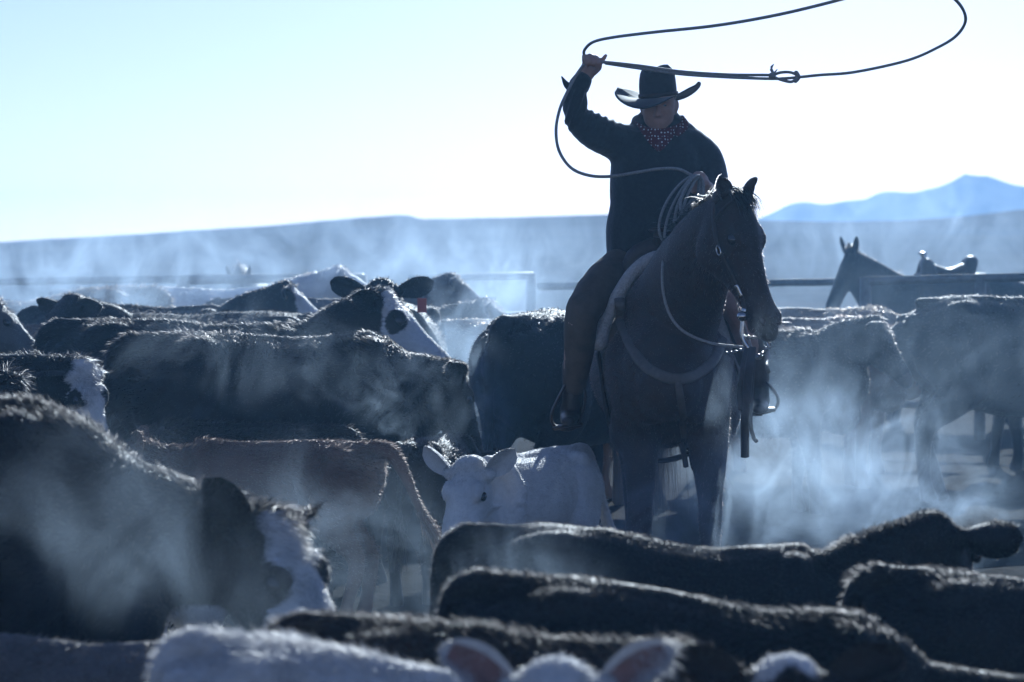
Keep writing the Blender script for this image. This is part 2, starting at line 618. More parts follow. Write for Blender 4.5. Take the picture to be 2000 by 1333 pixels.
# ------------------------------------------------------------------ pipe fence round the corral
M_PIPE = plain("fence_pipe", (0.16, 0.155, 0.15), (0.10, 0.085, 0.075), 14, 0.5, metal=0.6, spec=0.5, bmp=0.2)
def fence(name, pa, pb, posts, label, rails=(1.0, 0.72, 0.45, 0.2), r=0.042):
    """pa, pb = (px, py, Y) of the two ends of the top rail."""
    A, B = at(*pa), at(*pb)
    root = bpy.data.objects.new(name, None)
    root.location = (A[0], A[1], 0)
    COL.objects.link(root)
    o = np.array([A[0], A[1], 0])
    for k, f in enumerate(rails):
        a, b = A.copy(), B.copy()
        a[2] *= f
        b[2] *= f
        if k:
            e = norm(b - a) * 0.0
        build("rail", [tube([a - o, b - o], r if k == 0 else r * 0.75, m=4, n=10)], M_PIPE, root)
    for t in posts:
        p = A + (B - A) * t
        q = p.copy()
        q[2] = -0.2
        p = p + np.array([0, 0, 0.03])
        build("post", [tube([q - o, p - o], r * 1.25, up=(0, 1, 0), m=4, n=10, caps=False)], M_PIPE, root)
    tag(root, label, "fence", "pipe fence panels round the corral")
    return root
fence("pipe_fence", (-420, 556, 26), (352, 546, 25.5), (0.02, 0.45), "hazy grey pipe fence running left of the square corner post")
fence("pipe_fence", (357, 547, 24), (705, 543, 25), (0.0, 1.0), "bright topped pipe fence panel starting at a thick post behind the cattle", r=0.05)
fence("pipe_fence", (805, 545, 25.2), (1037, 539, 26), (0.03, 1.0), "short pipe fence panel behind the steaming grey cow")
fence("pipe_fence", (1055, 560, 26.4), (1640, 551, 26.6), (0.2, 0.55), "dark pipe rail passing behind the mounted rider")
fence("pipe_fence", (1690, 549, 22.6), (2120, 539, 22.0), (0.0, 0.53), "pipe fence with a wide post in front of the saddled horse")

# ------------------------------------------------------------------ cattle
def cow_shape(kind, poll, pitch, yaw, tail="hang", voxel=0.02, step=0.0, ear_droop=0.0, ears=(0, 0), legs=True, seed=0, roll=0.0, girth=1.0, sway=0.0, back_ears=False, head=1.0):
    """A cow in her own units (adult hip height 1.34): x forward, y left, z up. Returns mesh arrays and the head frame."""
    calf = kind == "calf"
    hs = (1.24 if calf else 1.0) * head
    X = [-0.86, -0.79, -0.70, -0.55, -0.30, 0.0, 0.30, 0.50, 0.66, 0.80]
    TOP = [1.17, 1.25, 1.305, 1.335, 1.315, 1.295, 1.30, 1.32, 1.26, 1.15]
    BOT = [0.93, 0.82, 0.74, 0.66, 0.57, 0.53, 0.54, 0.56, 0.62, 0.74]
    WID = [0.10, 0.18, 0.24, 0.285, 0.315, 0.345, 0.315, 0.26, 0.21, 0.14]
    if calf:
        BOT = [t - (t - b) * 0.80 for t, b in zip(TOP, BOT)]
        WID = [w * 0.80 for w in WID]
        X = [x * 0.93 for x in X]
    sag = [sway * math.exp(-((x - 0.25) / 0.50) ** 2) for x in X]
    TOP = [t - g for t, g in zip(TOP, sag)]
    BOT = [b - g for b, g in zip(BOT, sag)]
    P = [(x, 0, (t + b) / 2) for x, t, b in zip(X, TOP, BOT)]
    parts = [tube(P, [w * girth for w in WID], [(t - b) / 2 for t, b in zip(TOP, BOT)], n=22, m=40)]
    cw = 0.82 if calf else 1.0
    # hip bones, pin bones, spine, shoulder blades
    for s in (-1, 1):
        parts.append(tube([(-0.42, s * 0.13 * cw, 1.25), (-0.54, s * 0.19 * cw, 1.235), (-0.68, s * 0.15 * cw, 1.17)], [0.05, 0.07, 0.05], [0.05, 0.065, 0.05]))
        parts.append(ball((-0.80, s * 0.09 * cw, 1.16), (0.08, 0.06, 0.06)))
        parts.append(tube([(0.48, s * 0.10 * cw, 1.22 - sway * 0.9), (0.46, s * 0.20 * cw, 1.0 - sway * 0.5), (0.55, s * 0.19 * cw, 0.82)], [0.08, 0.12, 0.10], [0.12, 0.14, 0.12]))
    parts.append(tube([(-0.75, 0, 1.285), (-0.3, 0, 1.30 - sway * 0.3), (0.1, 0, 1.28 - sway), (0.5, 0, 1.305 - sway * 0.95)], 0.045, 0.035))
    parts.append(ball((0.72, 0, 0.72), (0.16, 0.12, 0.16)))
    # head frame
    th, ps = math.radians(pitch), math.radians(yaw)
    f = np.array([math.cos(th) * math.cos(ps), math.cos(th) * math.sin(ps), -math.sin(th)])
    u = np.array([math.sin(th) * math.cos(ps), math.sin(th) * math.sin(ps), math.cos(th)])
    l = np.cross(u, f)
    if roll:
        c_, s_ = math.cos(math.radians(roll)), math.sin(math.radians(roll))
        u, l = u * c_ + l * s_, l * c_ - u * s_
    poll = np.asarray(poll, float)
    def hp(t, a, b):
        return poll + (f * t + l * a + u * b) * hs
    # neck
    low = max(0.0, 1.32 - poll[2])
    base = np.array([0.42, 0, 1.0 - 0.22 * low - sway * 0.9])
    end = hp(0.05, 0, -0.10)
    mid = base * 0.5 + end * 0.5 + np.array([0.02, 0, 0.03])
    q1 = np.array([0.62, 0, 1.03 + 0.12 * (end[2] - 1.0) - 0.25 * low - sway * 0.8])
    parts.append(tube([base, q1, mid * 0.9 + end * 0.1, end], [0.20 * cw, 0.17 * cw, 0.13, 0.105 * hs * 0.95], [0.31 if not calf else 0.27, 0.26 if not calf else 0.22, 0.20 if not calf else 0.17, 0.13 * hs * 0.95], n=18, m=20))
    # head: forehead line at u=0
    HT = [0.0, 0.07, 0.14, 0.22, 0.31, 0.39, 0.45, 0.49]
    HA = [0.085, 0.105, 0.112, 0.098, 0.078, 0.073, 0.076, 0.062]
    HB = [0.085, 0.115, 0.125, 0.118, 0.094, 0.078, 0.070, 0.052]
    OFF = [-0.01, 0.0, 0.0, -0.004, -0.012, -0.014, -0.016, -0.028]
    parts.append(tube([hp(t, 0, o - b) for t, b, o in zip(HT, HB, OFF)], [a * hs for a in HA], [b * hs for b in HB], up=u, n=18, m=26))
    parts.append(ball(hp(0.0, 0, -0.045), (0.06 * hs, 0.085 * hs, 0.06 * hs), f, l))
    parts.append(ball(hp(0.15, 0, -0.20), (0.13 * hs, 0.075 * hs, 0.06 * hs), f, l))      # jaw angle
    for s in (-1, 1):
        parts.append(ball(hp(0.140, s * 0.082, -0.030), (0.058 * hs, 0.027 * hs, 0.032 * hs), f, l))   # brow
        parts.append(ball(hp(0.27, s * 0.066, -0.10), (0.12 * hs, 0.028 * hs, 0.05 * hs), f, l))
        parts.append(ball(hp(0.455, s * 0.045, -0.045), (0.035 * hs, 0.026 * hs, 0.024 * hs), f, l))   # nostril ridge
        parts.append(ball(hp(0.03, s * 0.095, -0.055), (0.04 * hs, 0.05 * hs, 0.035 * hs), f, l))   # ear root
    # tail
    if tail == "hang":
        tp = [(-0.80, 0, 1.28), (-0.90, 0, 1.22), (-0.935, 0.01, 1.0), (-0.93, 0.02, 0.72), (-0.92, 0.02, 0.50)]
        parts.append(tube(tp, [0.05, 0.042, 0.03, 0.026, 0.03], m=16, n=10))
    elif tail == "out":
        tp = [(-0.78, 0, 1.28), (-0.90, 0.0, 1.25), (-1.02, 0.02, 1.07), (-1.11, 0.03, 0.86), (-1.26, 0.04, 0.60)]
        parts.append(tube(tp, [0.06, 0.06, 0.048, 0.04, 0.045], m=16, n=10))
    else:
        tp = None
    # legs
    if legs:
        lw = 1.12 if calf else 1.0
        for s, (dx1, dx2) in zip((-1, 1), ((step, -step), (-step * 0.6, step))):
            parts.append(tube([(0.52, s * 0.17 * cw, 0.92), (0.46, s * 0.18 * cw, 0.70), (0.47 + dx1 * 0.5, s * 0.165 * cw, 0.40), (0.46 + dx1, s * 0.16 * cw, 0.14), (0.48 + dx1, s * 0.16 * cw, 0.0)],
                              [0.12, 0.09, 0.058 * lw, 0.042 * lw, 0.06 * lw], [0.16, 0.11, 0.062 * lw, 0.046 * lw, 0.065 * lw], up=(1, 0, 0), n=12))
            parts.append(ball((0.475 + dx1 * 0.5, s * 0.165 * cw, 0.41), (0.06 * lw, 0.056 * lw, 0.07)))
            parts.append(tube([(-0.55, s * 0.17 * cw, 1.08), (-0.50, s * 0.20 * cw, 0.80), (-0.58 + dx2 * 0.3, s * 0.185 * cw, 0.64), (-0.71 + dx2 * 0.6, s * 0.17 * cw, 0.46), (-0.665 + dx2, s * 0.165 * cw, 0.16), (-0.63 + dx2, s * 0.165 * cw, 0.0)],
                              [0.15, 0.135, 0.085, 0.052 * lw, 0.043 * lw, 0.06 * lw], [0.26, 0.20, 0.12, 0.065 * lw, 0.048 * lw, 0.065 * lw], up=(1, 0, 0), n=12))
            parts.append(ball((-0.70, s * 0.15 * cw, 1.0), (0.15, 0.12 * cw, 0.24)))
    V, F = skin(parts, voxel, 7 if voxel < 0.025 else 4)
    N = vert_normals(V, F)
    # muscle and loose hide
    nz = vnoise(V, 5.0, seed)[:, 0] * 0.008 + vnoise(V, 13.0, seed + 1)[:, 1] * 0.0045
    hd = np.abs((V - poll) @ f) < 0.5 * hs
    nz[np.linalg.norm(V - hp(0.2, 0, -0.1), axis=1) < 0.33 * hs] *= 0.35
    V = V + N * nz[:, None]
    # ears
    E = []
    eL, eW = (0.20, 0.064) if not calf else (0.185 * 1.28, 0.066 * 1.15)
    for s, (back, lift) in zip((-1, 1), ears if isinstance(ears[0], tuple) else (ears, ears)):
        fh = norm([f[0], f[1], 0.0])
        d = l * s - fh * back + np.array([0, 0, lift])
        E.append(leaf(hp(0.03, s * 0.095, -0.055), d, (f * 0.85 + u * 0.35) if not back_ears else (-f * 0.9 + u * 0.3), eL * 1.12, eW, 0.75, 0.016, droop=ear_droop))
    nb, fb = len(V), len(F)
    inner = []
    for v, q in E:
        o = len(V)
        for i, a in enumerate(q):
            F.append(tuple(k + o for k in a))
            inner.append(i % 2 == 0 and 1 <= (i // 2) % 8 <= 6 and (i // 2) // 8 <= 7)
        V = np.vstack([V, v])
    return dict(V=V, F=F, fb=fb, inner=inner, poll=poll, f=f, u=u, l=l, hs=hs, tail=tp, hp=hp)

def face_blaze(sh, cut=0.10, slope=0.85, eye=0.055, side=9.0, extra=None, t0=0.0, t1=9.0):
    """Markings of a white-faced animal, measured in the frame of its head."""
    def fn(P):
        d = (P - sh["poll"]) / sh["hs"]
        t, a, b = d @ sh["f"], d @ sh["l"], d @ sh["u"]
        w = (b + cut + slope * (t - 0.12)) * 7 + 0.5
        w = np.minimum(w, (side - np.abs(a)) * 12 + 0.5)
        w = np.minimum(w, (t - t0 + 0.05) * 14 + 0.5)
        w = np.where(np.linalg.norm(d, axis=1) > 0.72, 0.0, w)
        w = np.where(b > 0.16, 0.0, w)
        if eye > 0:
            for s in (-1, 1):
                e = np.sqrt((t - 0.155) ** 2 + (np.abs(a - s * 0.10) * 0.8) ** 2 + ((b + 0.05) * 0.9) ** 2)
                w = np.minimum(w, (e - eye) * 14 + 0.5)
        w = w + vnoise(P, 30, 5)[:, 0] * 0.28
        if extra is not None:
            w = np.maximum(w, extra(P))
        return np.clip(w, 0, 1)
    return fn

def make_cow(label, coat_key, kind, H, px, Y, heading, poll, pitch, yaw=0, name=None, group=None, white=None, hairs=16000, hl=0.022, hw=0.0022, stand=0.42, clump=0.5,
             voxel=0.018, eyes=True, tagged=False, cat=None, pink=False, dz=0.0, sx=1.0, zmin=0.25, lengthf=None, tilt=0.0, **kw):
    """Build one animal and stand it on the ground at distance Y below image column px."""
    sh = cow_shape(kind, poll, pitch, yaw, voxel=voxel, seed=int(abs(px) * 7 + Y * 13) % 997, **kw)
    k = H / 1.335
    V, F = sh["V"], sh["F"]
    wf = white(sh) if white else (lambda P: np.zeros(len(P)))
    me = new_mesh(name or kind, V * k, F)
    a = me.attributes.new("white", 'FLOAT', 'POINT')
    a.data.foreach_set("value", wf(V).astype(np.float32))
    cm, fm = COATS[coat_key]
    o = obj(name or kind, me, [cm, M_EAR, M_NOSE])
    mi = np.zeros(len(F), np.int32)
    if pink:
        mi[sh["fb"]:] = np.where(np.array(sh["inner"]), 1, 0)
    c = np.array([np.mean(V[list(q)], axis=0) for q in F[:sh["fb"]]])
    d = (c - sh["poll"]) / sh["hs"]
    t_, b_ = d @ sh["f"], d @ sh["u"]
    mi[:sh["fb"]][(t_ > 0.425) & (b_ > -0.17) & (np.linalg.norm(d, axis=1) < 0.75)] = 2
    me.polygons.foreach_set("material_index", mi)
    X = (px - 1000) / FPX * Y
    o.location = (X, Y, -0.015 + dz)
    o.rotation_euler = (0, math.radians(tilt), math.radians(heading))
    tag(o, label, cat or ("calf" if kind == "calf" else "cow"), group)
    # fur
    if hairs:
        hd, hp = sh["f"], sh["hp"]
        nrm_c = sh["poll"]
        def wgt(C, N):
            w = 0.25 + np.clip(N[:, 2] + 0.25, 0, 1.2) * 1.2
            w = np.where(C[:, 2] < zmin, 0.0, w)
            muz = ((C - sh["poll"]) @ sh["f"]) / sh["hs"] > 0.40
            near = np.linalg.norm(C - hp(0.2, 0, -0.1), axis=1) < 0.36 * sh["hs"]
            w = np.where(near, w * 1.6 + 0.5, w)
            return np.where(muz & near, w * 0.05, w)
        def flow(P):
            fl = np.tile(np.array([-0.9, 0, -0.35]), (len(P), 1))
            near = np.linalg.norm(P - hp(0.2, 0, -0.1), axis=1) < 0.34 * sh["hs"]
            fl[near] = sh["f"] * 0.7
            return fl
        def lf(P, NN):
            b = np.ones(len(P))
            dpoll = np.linalg.norm(P - sh["poll"], axis=1) / sh["hs"]
            b += 0.5 * np.clip(1 - dpoll / 0.13, 0, 1)
            near = (np.linalg.norm(P - hp(0.24, 0, -0.1), axis=1) < 0.30 * sh["hs"]) & (dpoll > 0.13)
            b[near] *= 0.45
            crest = (P[:, 0] > 0.3) & (NN[:, 2] > 0.6)
            b[crest] *= 1.25
            if lengthf is not None:
                b *= lengthf(P, NN)
            return b
        fme = fur_mesh("fur", V, F, hairs, hl / k, hw / k, wgt, flow, stand, wf, clump, 22.0, lf, seed=int(px + 1000))
        co = np.empty(len(fme.vertices) * 3, np.float32)
        fme.vertices.foreach_get("co", co)
        fme.vertices.foreach_set("co", co * k)
        fo = obj("fur", fme, fm, o, kind="stuff")
    if sh["tail"] is not None and hairs:
        tp = np.array(sh["tail"][-2:])
        r = np.random.default_rng(5)
        n = 260
        t = r.random(n)
        roots = tp[0] * (1 - t)[:, None] + tp[1] * t[:, None] + r.normal(0, 0.018, (n, 3))
        dv = norm(tp[1] - tp[0])
        dirs = np.tile(dv, (n, 1)) + r.normal(0, 0.18, (n, 3))
        obj("tail_switch", strands_mesh("tail_switch", roots * k, dirs, r.uniform(0.1, 0.30, n) * k, 0.004), fm, o, kind="stuff")
    if eyes:
        for s in (-1, 1):
            build("eye", [ball(sh["hp"](0.158, s * 0.108, -0.046) * k, (0.026 * k * sh["hs"], 0.016 * k * sh["hs"], 0.019 * k * sh["hs"]), sh["f"], sh["l"], 10, 6)], M_EYE, o)
    if tagged:
        p = sh["hp"](0.06, tagged * 0.24, -0.09) * k
        build("ear_tag", [box(p - np.array([0, 0, 0.035]), (0.028, 0.003, 0.042), (sh["l"], sh["f"], (0, 0, 1)))], M_TAG, o, smooth=False)
    return o

NEAR = "calves crowding in front of the rider"
MID = "cattle standing in the corral"
FAR = "cattle in the haze at the back of the corral"
# --- mid ground
make_cow("black white-faced cow with dark eye patches, its chin over another cow's back", "black", "cow", 1.325, 400, 13.1, -4, (1.0, 0, 1.47), 43, -6, name="cow", group=MID,
         white=lambda s: face_blaze(s, 0.15, 1.2, 0.05), head=1.14, hairs=26000, hl=0.02, hw=0.003, ears=(0.55, 0.25), sway=0.03)
make_cow("big wet black cow in profile with steam rising along its back", "dark", "cow", 1.275, 548, 12.2, 22, (1.04, 0, 1.11), 74, -8, name="cow", group=MID,
         hairs=34000, hl=0.024, hw=0.003, clump=0.9, ears=(0.6, 0.5), sway=0.02)
make_cow("black white-faced cow at the edge of the picture looking down past its neighbour", "black", "cow", 1.25, -285, 11.0, 0, (1.14, 0, 1.22), 70, -32, name="cow", group=MID,
         white=lambda s: face_blaze(s, 0.11, 0.55, 0.045), hairs=22000, hl=0.017, hw=0.0024, ears=(0.9, -0.1))
make_cow("pale grey cow showing only its sloping face at the picture's edge", "grey", "cow", 1.33, -375, 14.0, 0, (1.10, 0, 1.42), 46, 0, name="cow", group=MID, hairs=9000, hl=0.02, hw=0.003, ears=(0.6, 0.1))
make_cow("black cow whose shaggy poll shows under the white-faced cow", "black", "cow", 1.2, -448, 9.5, 0, (1.1, 0, 1.27), 74, -10, name="cow", group=MID, hairs=14000, hl=0.03, hw=0.0026, ears=(0.9, -0.1))
make_cow("black cow standing behind the saddle horse, rump towards the camera", "black", "cow", 1.345, 1130, 14.0, 58, (1.0, 0, 1.1), 60, 0, name="cow", group=MID, hairs=16000, hl=0.02, hw=0.003, ears=(0.5, 0))
make_cow("dusty grey-brown cow in profile beyond the horse's muzzle", "dark", "cow", 1.19, 1448, 15.7, 0, (1.02, 0, 1.40), 58, 0, name="cow", group=MID, hairs=16000, hl=0.026, hw=0.0035, step=0.06, ears=(0.6, 0.1))
make_cow("large black cow standing broadside at the right edge of the picture", "black", "cow", 1.40, 2005, 16.6, 12, (1.05, 0, 1.2), 60, 0, name="cow", group=MID, hairs=16000, hl=0.024, hw=0.0035, step=0.10, tail=None)
make_cow("brown calf seen side-on with a hanging tail and upright pink ears", "red", "calf", 0.82, 520, 10.8, 176, (0.95, 0, 1.30), 36, 8, name="calf", group=NEAR,
         hairs=30000, hl=0.018, hw=0.0024, tail="out", pink=True, ears=(0.15, 0.95), step=0.05)
make_cow("dark calf standing just behind the brown calf, its back frosted with light", "dark", "calf", 0.86, 455, 11.35, 178, (0.92, 0, 1.05), 60, 0, name="calf", group=NEAR, hairs=20000, hl=0.024, hw=0.0026, sway=-0.02)
make_cow("white calf facing the camera in front of the saddle horse", "white", "calf", 0.815, 1022, 10.2, 240, (0.84, 0.05, 1.31), 58, 8, name="calf", group=NEAR,
         hairs=46000, hl=0.012, hw=0.0018, stand=0.3, clump=0.35, tail="out", ears=(0.0, 0.85), voxel=0.013, head=1.08)
make_cow("small dark calf half hidden under the wet black cow's head", "dark", "calf", 0.78, 850, 11.75, 75, (0.88, 0, 1.15), 50, 20, name="calf", group=NEAR, hairs=12000, hl=0.016, hw=0.0026)
make_cow("pale calf whose ear shows behind the big white-blazed head", "white", "calf", 0.83, 118, 8.0, 6, (0.90, 0, 1.17), 60, 25, name="calf", group=NEAR, hairs=22000, hl=0.02, hw=0.002, ears=(0.1, 0.6))
# --- foreground
make_cow("big black cow with a white blaze running down its lowered face, close at the left", "black", "cow", 1.245, -278, 6.4, 0, (1.19, 0, 0.995), 52, -30, name="cow", group=NEAR,
         white=lambda s: face_blaze(s, 0.075, 0.7, 0.05, 0.13), hairs=60000, hl=0.022, hw=0.0018, clump=0.6, ears=((0.9, 2.0), (0.5, 0.2)), voxel=0.016, head=1.14)
make_cow("black calf with a notched black ear, its frosted back across the lower right", "black", "calf", 0.915, 1315, 6.5, 2, (1.03, 0, 1.34), 38, 55, name="calf", group=NEAR,
         hairs=70000, hl=0.015, hw=0.0014, clump=0.3, sway=0.10, ears=((0.05, 0.05), (1.2, -0.5)), tail="hang", voxel=0.016)
make_cow("black calf in front of the notched-ear calf, its shaggy back sloping down to the right", "black", "calf", 0.875, 1330, 5.4, -3, (1.15, 0, 1.12), 50, 0, name="calf", group=NEAR,
         hairs=70000, hl=0.018, hw=0.0014, clump=0.45, tilt=5.5, sway=0.03, voxel=0.016)
make_cow("black calf with its curved rump at the lower right edge", "black", "calf", 0.825, 2045, 5.95, 4, (1.05, 0, 1.2), 50, 0, name="calf", group=NEAR, hairs=46000, hl=0.018, hw=0.0014, clump=0.4, tilt=6, sway=0.03, voxel=0.016, eyes=False)
make_cow("dark brown calf with a long woolly back along the bottom of the picture", "dark", "calf", 0.845, 1000, 5.0, -2, (1.0, 0, 1.12), 50, 0, name="calf", group=NEAR, hairs=60000, hl=0.022, hw=0.0014, clump=0.6, tilt=5, voxel=0.016)
make_cow("white calf with a broad blurred back in the lower left corner", "white", "calf", 0.84, 780, 4.62, -14, (0.95, 0, 0.98), 50, 0, name="calf", group=NEAR, hairs=60000, hl=0.022, hw=0.0015, clump=0.5, tilt=6.5, voxel=0.016)
make_cow("pale calf with two raised round ears at the bottom edge", "white", "calf", 0.78, 1078, 3.75, 88, (0.92, 0, 1.515), 25, 0, name="calf", group=NEAR, hairs=46000, hl=0.02, hw=0.0014, ears=(0.1, 0.6), pink=True, back_ears=True, head=1.12, voxel=0.014)
make_cow("brown and white calf with a pale ear at the bottom edge, lower right", "dark", "calf", 0.80, 1545, 3.85, 84, (0.92, 0, 1.46), 30, 10, name="calf", group=NEAR, hairs=46000, hl=0.013, hw=0.0014, ears=(0.1, 0.35), back_ears=True,
         white=lambda s: face_blaze(s, 0.10, 0.2, 0.0, 0.075, t0=-0.2), voxel=0.014)
make_cow("grey calf dim in the dust below the big cow's neck", "grey", "calf", 0.745, 210, 5.5, 165, (0.9, 0, 1.1), 50, 0, name="calf", group=NEAR, hairs=14000, hl=0.018, hw=0.0018)
# --- far, in the haze
FK = dict(voxel=0.03, eyes=False)
make_cow("black cow facing the camera with wide ears and a red ear tag", "black", "cow", 1.36, 772, 15.6, 268, (0.98, 0, 1.475), 35, 0, name="cow", group=FAR, hairs=12000, hl=0.02, hw=0.0035, tagged=1, ears=(0.1, 0.28), voxel=0.02)
make_cow("tan cow steaming between the white-faced cow and the horse", "tan", "cow", 1.25, 1075, 16.3, 14, (1.0, 0, 1.3), 50, 0, name="cow", group=FAR, hairs=8000, hl=0.02, hw=0.004, **FK)
make_cow("hazy grey cow holding its head above the short fence panel's end", "grey", "cow", 1.36, 625, 19.2, 0, (1.05, 0, 1.50), 38, 0, name="cow", group=FAR, hairs=6000, hl=0.022, hw=0.004, **FK)
make_cow("brown cow head just left of the black rump", "dark", "cow", 1.27, 700, 17.6, 0, (1.0, 0, 1.42), 40, 0, name="cow", group=FAR, hairs=6000, hl=0.022, hw=0.004, **FK)
make_cow("hazy brown cow with a bright white face profile", "dark", "cow", 1.33, 283, 17.2, 0, (1.04, 0, 1.48), 42, 0, name="cow", group=FAR, hairs=9000, hl=0.022, hw=0.004, white=lambda s: face_blaze(s, 0.06, 0.7, 0.0), **FK)
make_cow("white cow whose sunlit poll stands highest above the herd", "white", "cow", 1.42, 408, 21.0, 0, (1.08, 0, 1.49), 30, 0, name="cow", group=FAR, hairs=8000, hl=0.024, hw=0.004, **FK)
make_cow("brown cow with its head beside the white cow's poll", "red", "cow", 1.38, 390, 22.6, 0, (1.04, 0, 1.46), 45, 0, name="cow", group=FAR, hairs=5000, hl=0.022, hw=0.004, **FK)
make_cow("tan cow with a glowing orange rim on its raised rump", "tan", "cow", 1.45, 85, 19.3, 184, (1.0, 0, 1.2), 50, 0, name="cow", group=FAR, hairs=14000, hl=0.03, hw=0.004, sway=0.10, **FK)
make_cow("dark cow looking towards the camera behind the white-faced cow's rump", "dark", "cow", 1.31, 400, 15.4, 217, (0.98, 0, 1.44), 45, 12, name="cow", group=FAR, hairs=9000, hl=0.022, hw=0.0035, **FK)
make_cow("red-brown cow back low in the haze beyond the sloping pale face", "red", "cow", 1.20, 40, 16.9, 184, (1.0, 0, 1.1), 50, 0, name="cow", group=FAR, hairs=6000, hl=0.022, hw=0.004, **FK)
make_cow("tan-backed cow in the second row beyond the horse's nose", "tan", "cow", 1.28, 1600, 18.9, -6, (1.0, 0, 1.2), 50, 0, name="cow", group=FAR, hairs=10000, hl=0.026, hw=0.004, **FK)
make_cow("red-brown cow in the row behind the dusty grey-brown cow", "red", "cow", 1.235, 1560, 17.5, 8, (1.0, 0, 1.2), 50, 0, name="cow", group=FAR, hairs=10000, hl=0.026, hw=0.004, **FK)
make_cow("hazy tan cow facing away near the thick fence post", "tan", "cow", 1.25, 437, 20.6, 80, (0.95, 0, 1.36), 40, 0, name="cow", group=FAR, hairs=5000, hl=0.022, hw=0.004, **FK)
make_cow("faint grey cow far in the haze near the picture's left edge", "grey", "cow", 1.30, 105, 23.0, 85, (0.95, 0, 1.42), 40, 0, name="cow", group=FAR, hairs=4000, hl=0.022, hw=0.004, **FK)
make_cow("dark cow at the right edge beyond the broadside black cow", "dark", "cow", 1.27, 2080, 19.2, 180, (1.0, 0, 1.2), 50, 0, name="cow", group=FAR, hairs=5000, hl=0.022, hw=0.004, step=0.08, **FK)

# ------------------------------------------------------------------ the saddle horse
RY = 10.73                                     # distance of the rider's hips
def R(px, py, dy=0.0):
    return at(px, py, RY + dy)
HB = np.array([R(1290, 700, 0.2)[0], RY + 0.2, 0.0])     # base of the horse
M_BAY = coat("coat_bay", (0.030, 0.014, 0.009), (0.060, 0.028, 0.017))
M_BAYHAIR = furmat("hair_bay", (0.16, 0.075, 0.05), trans=0.5)
M_MANE = furmat("hair_mane", (0.030, 0.024, 0.022), trans=0.35)

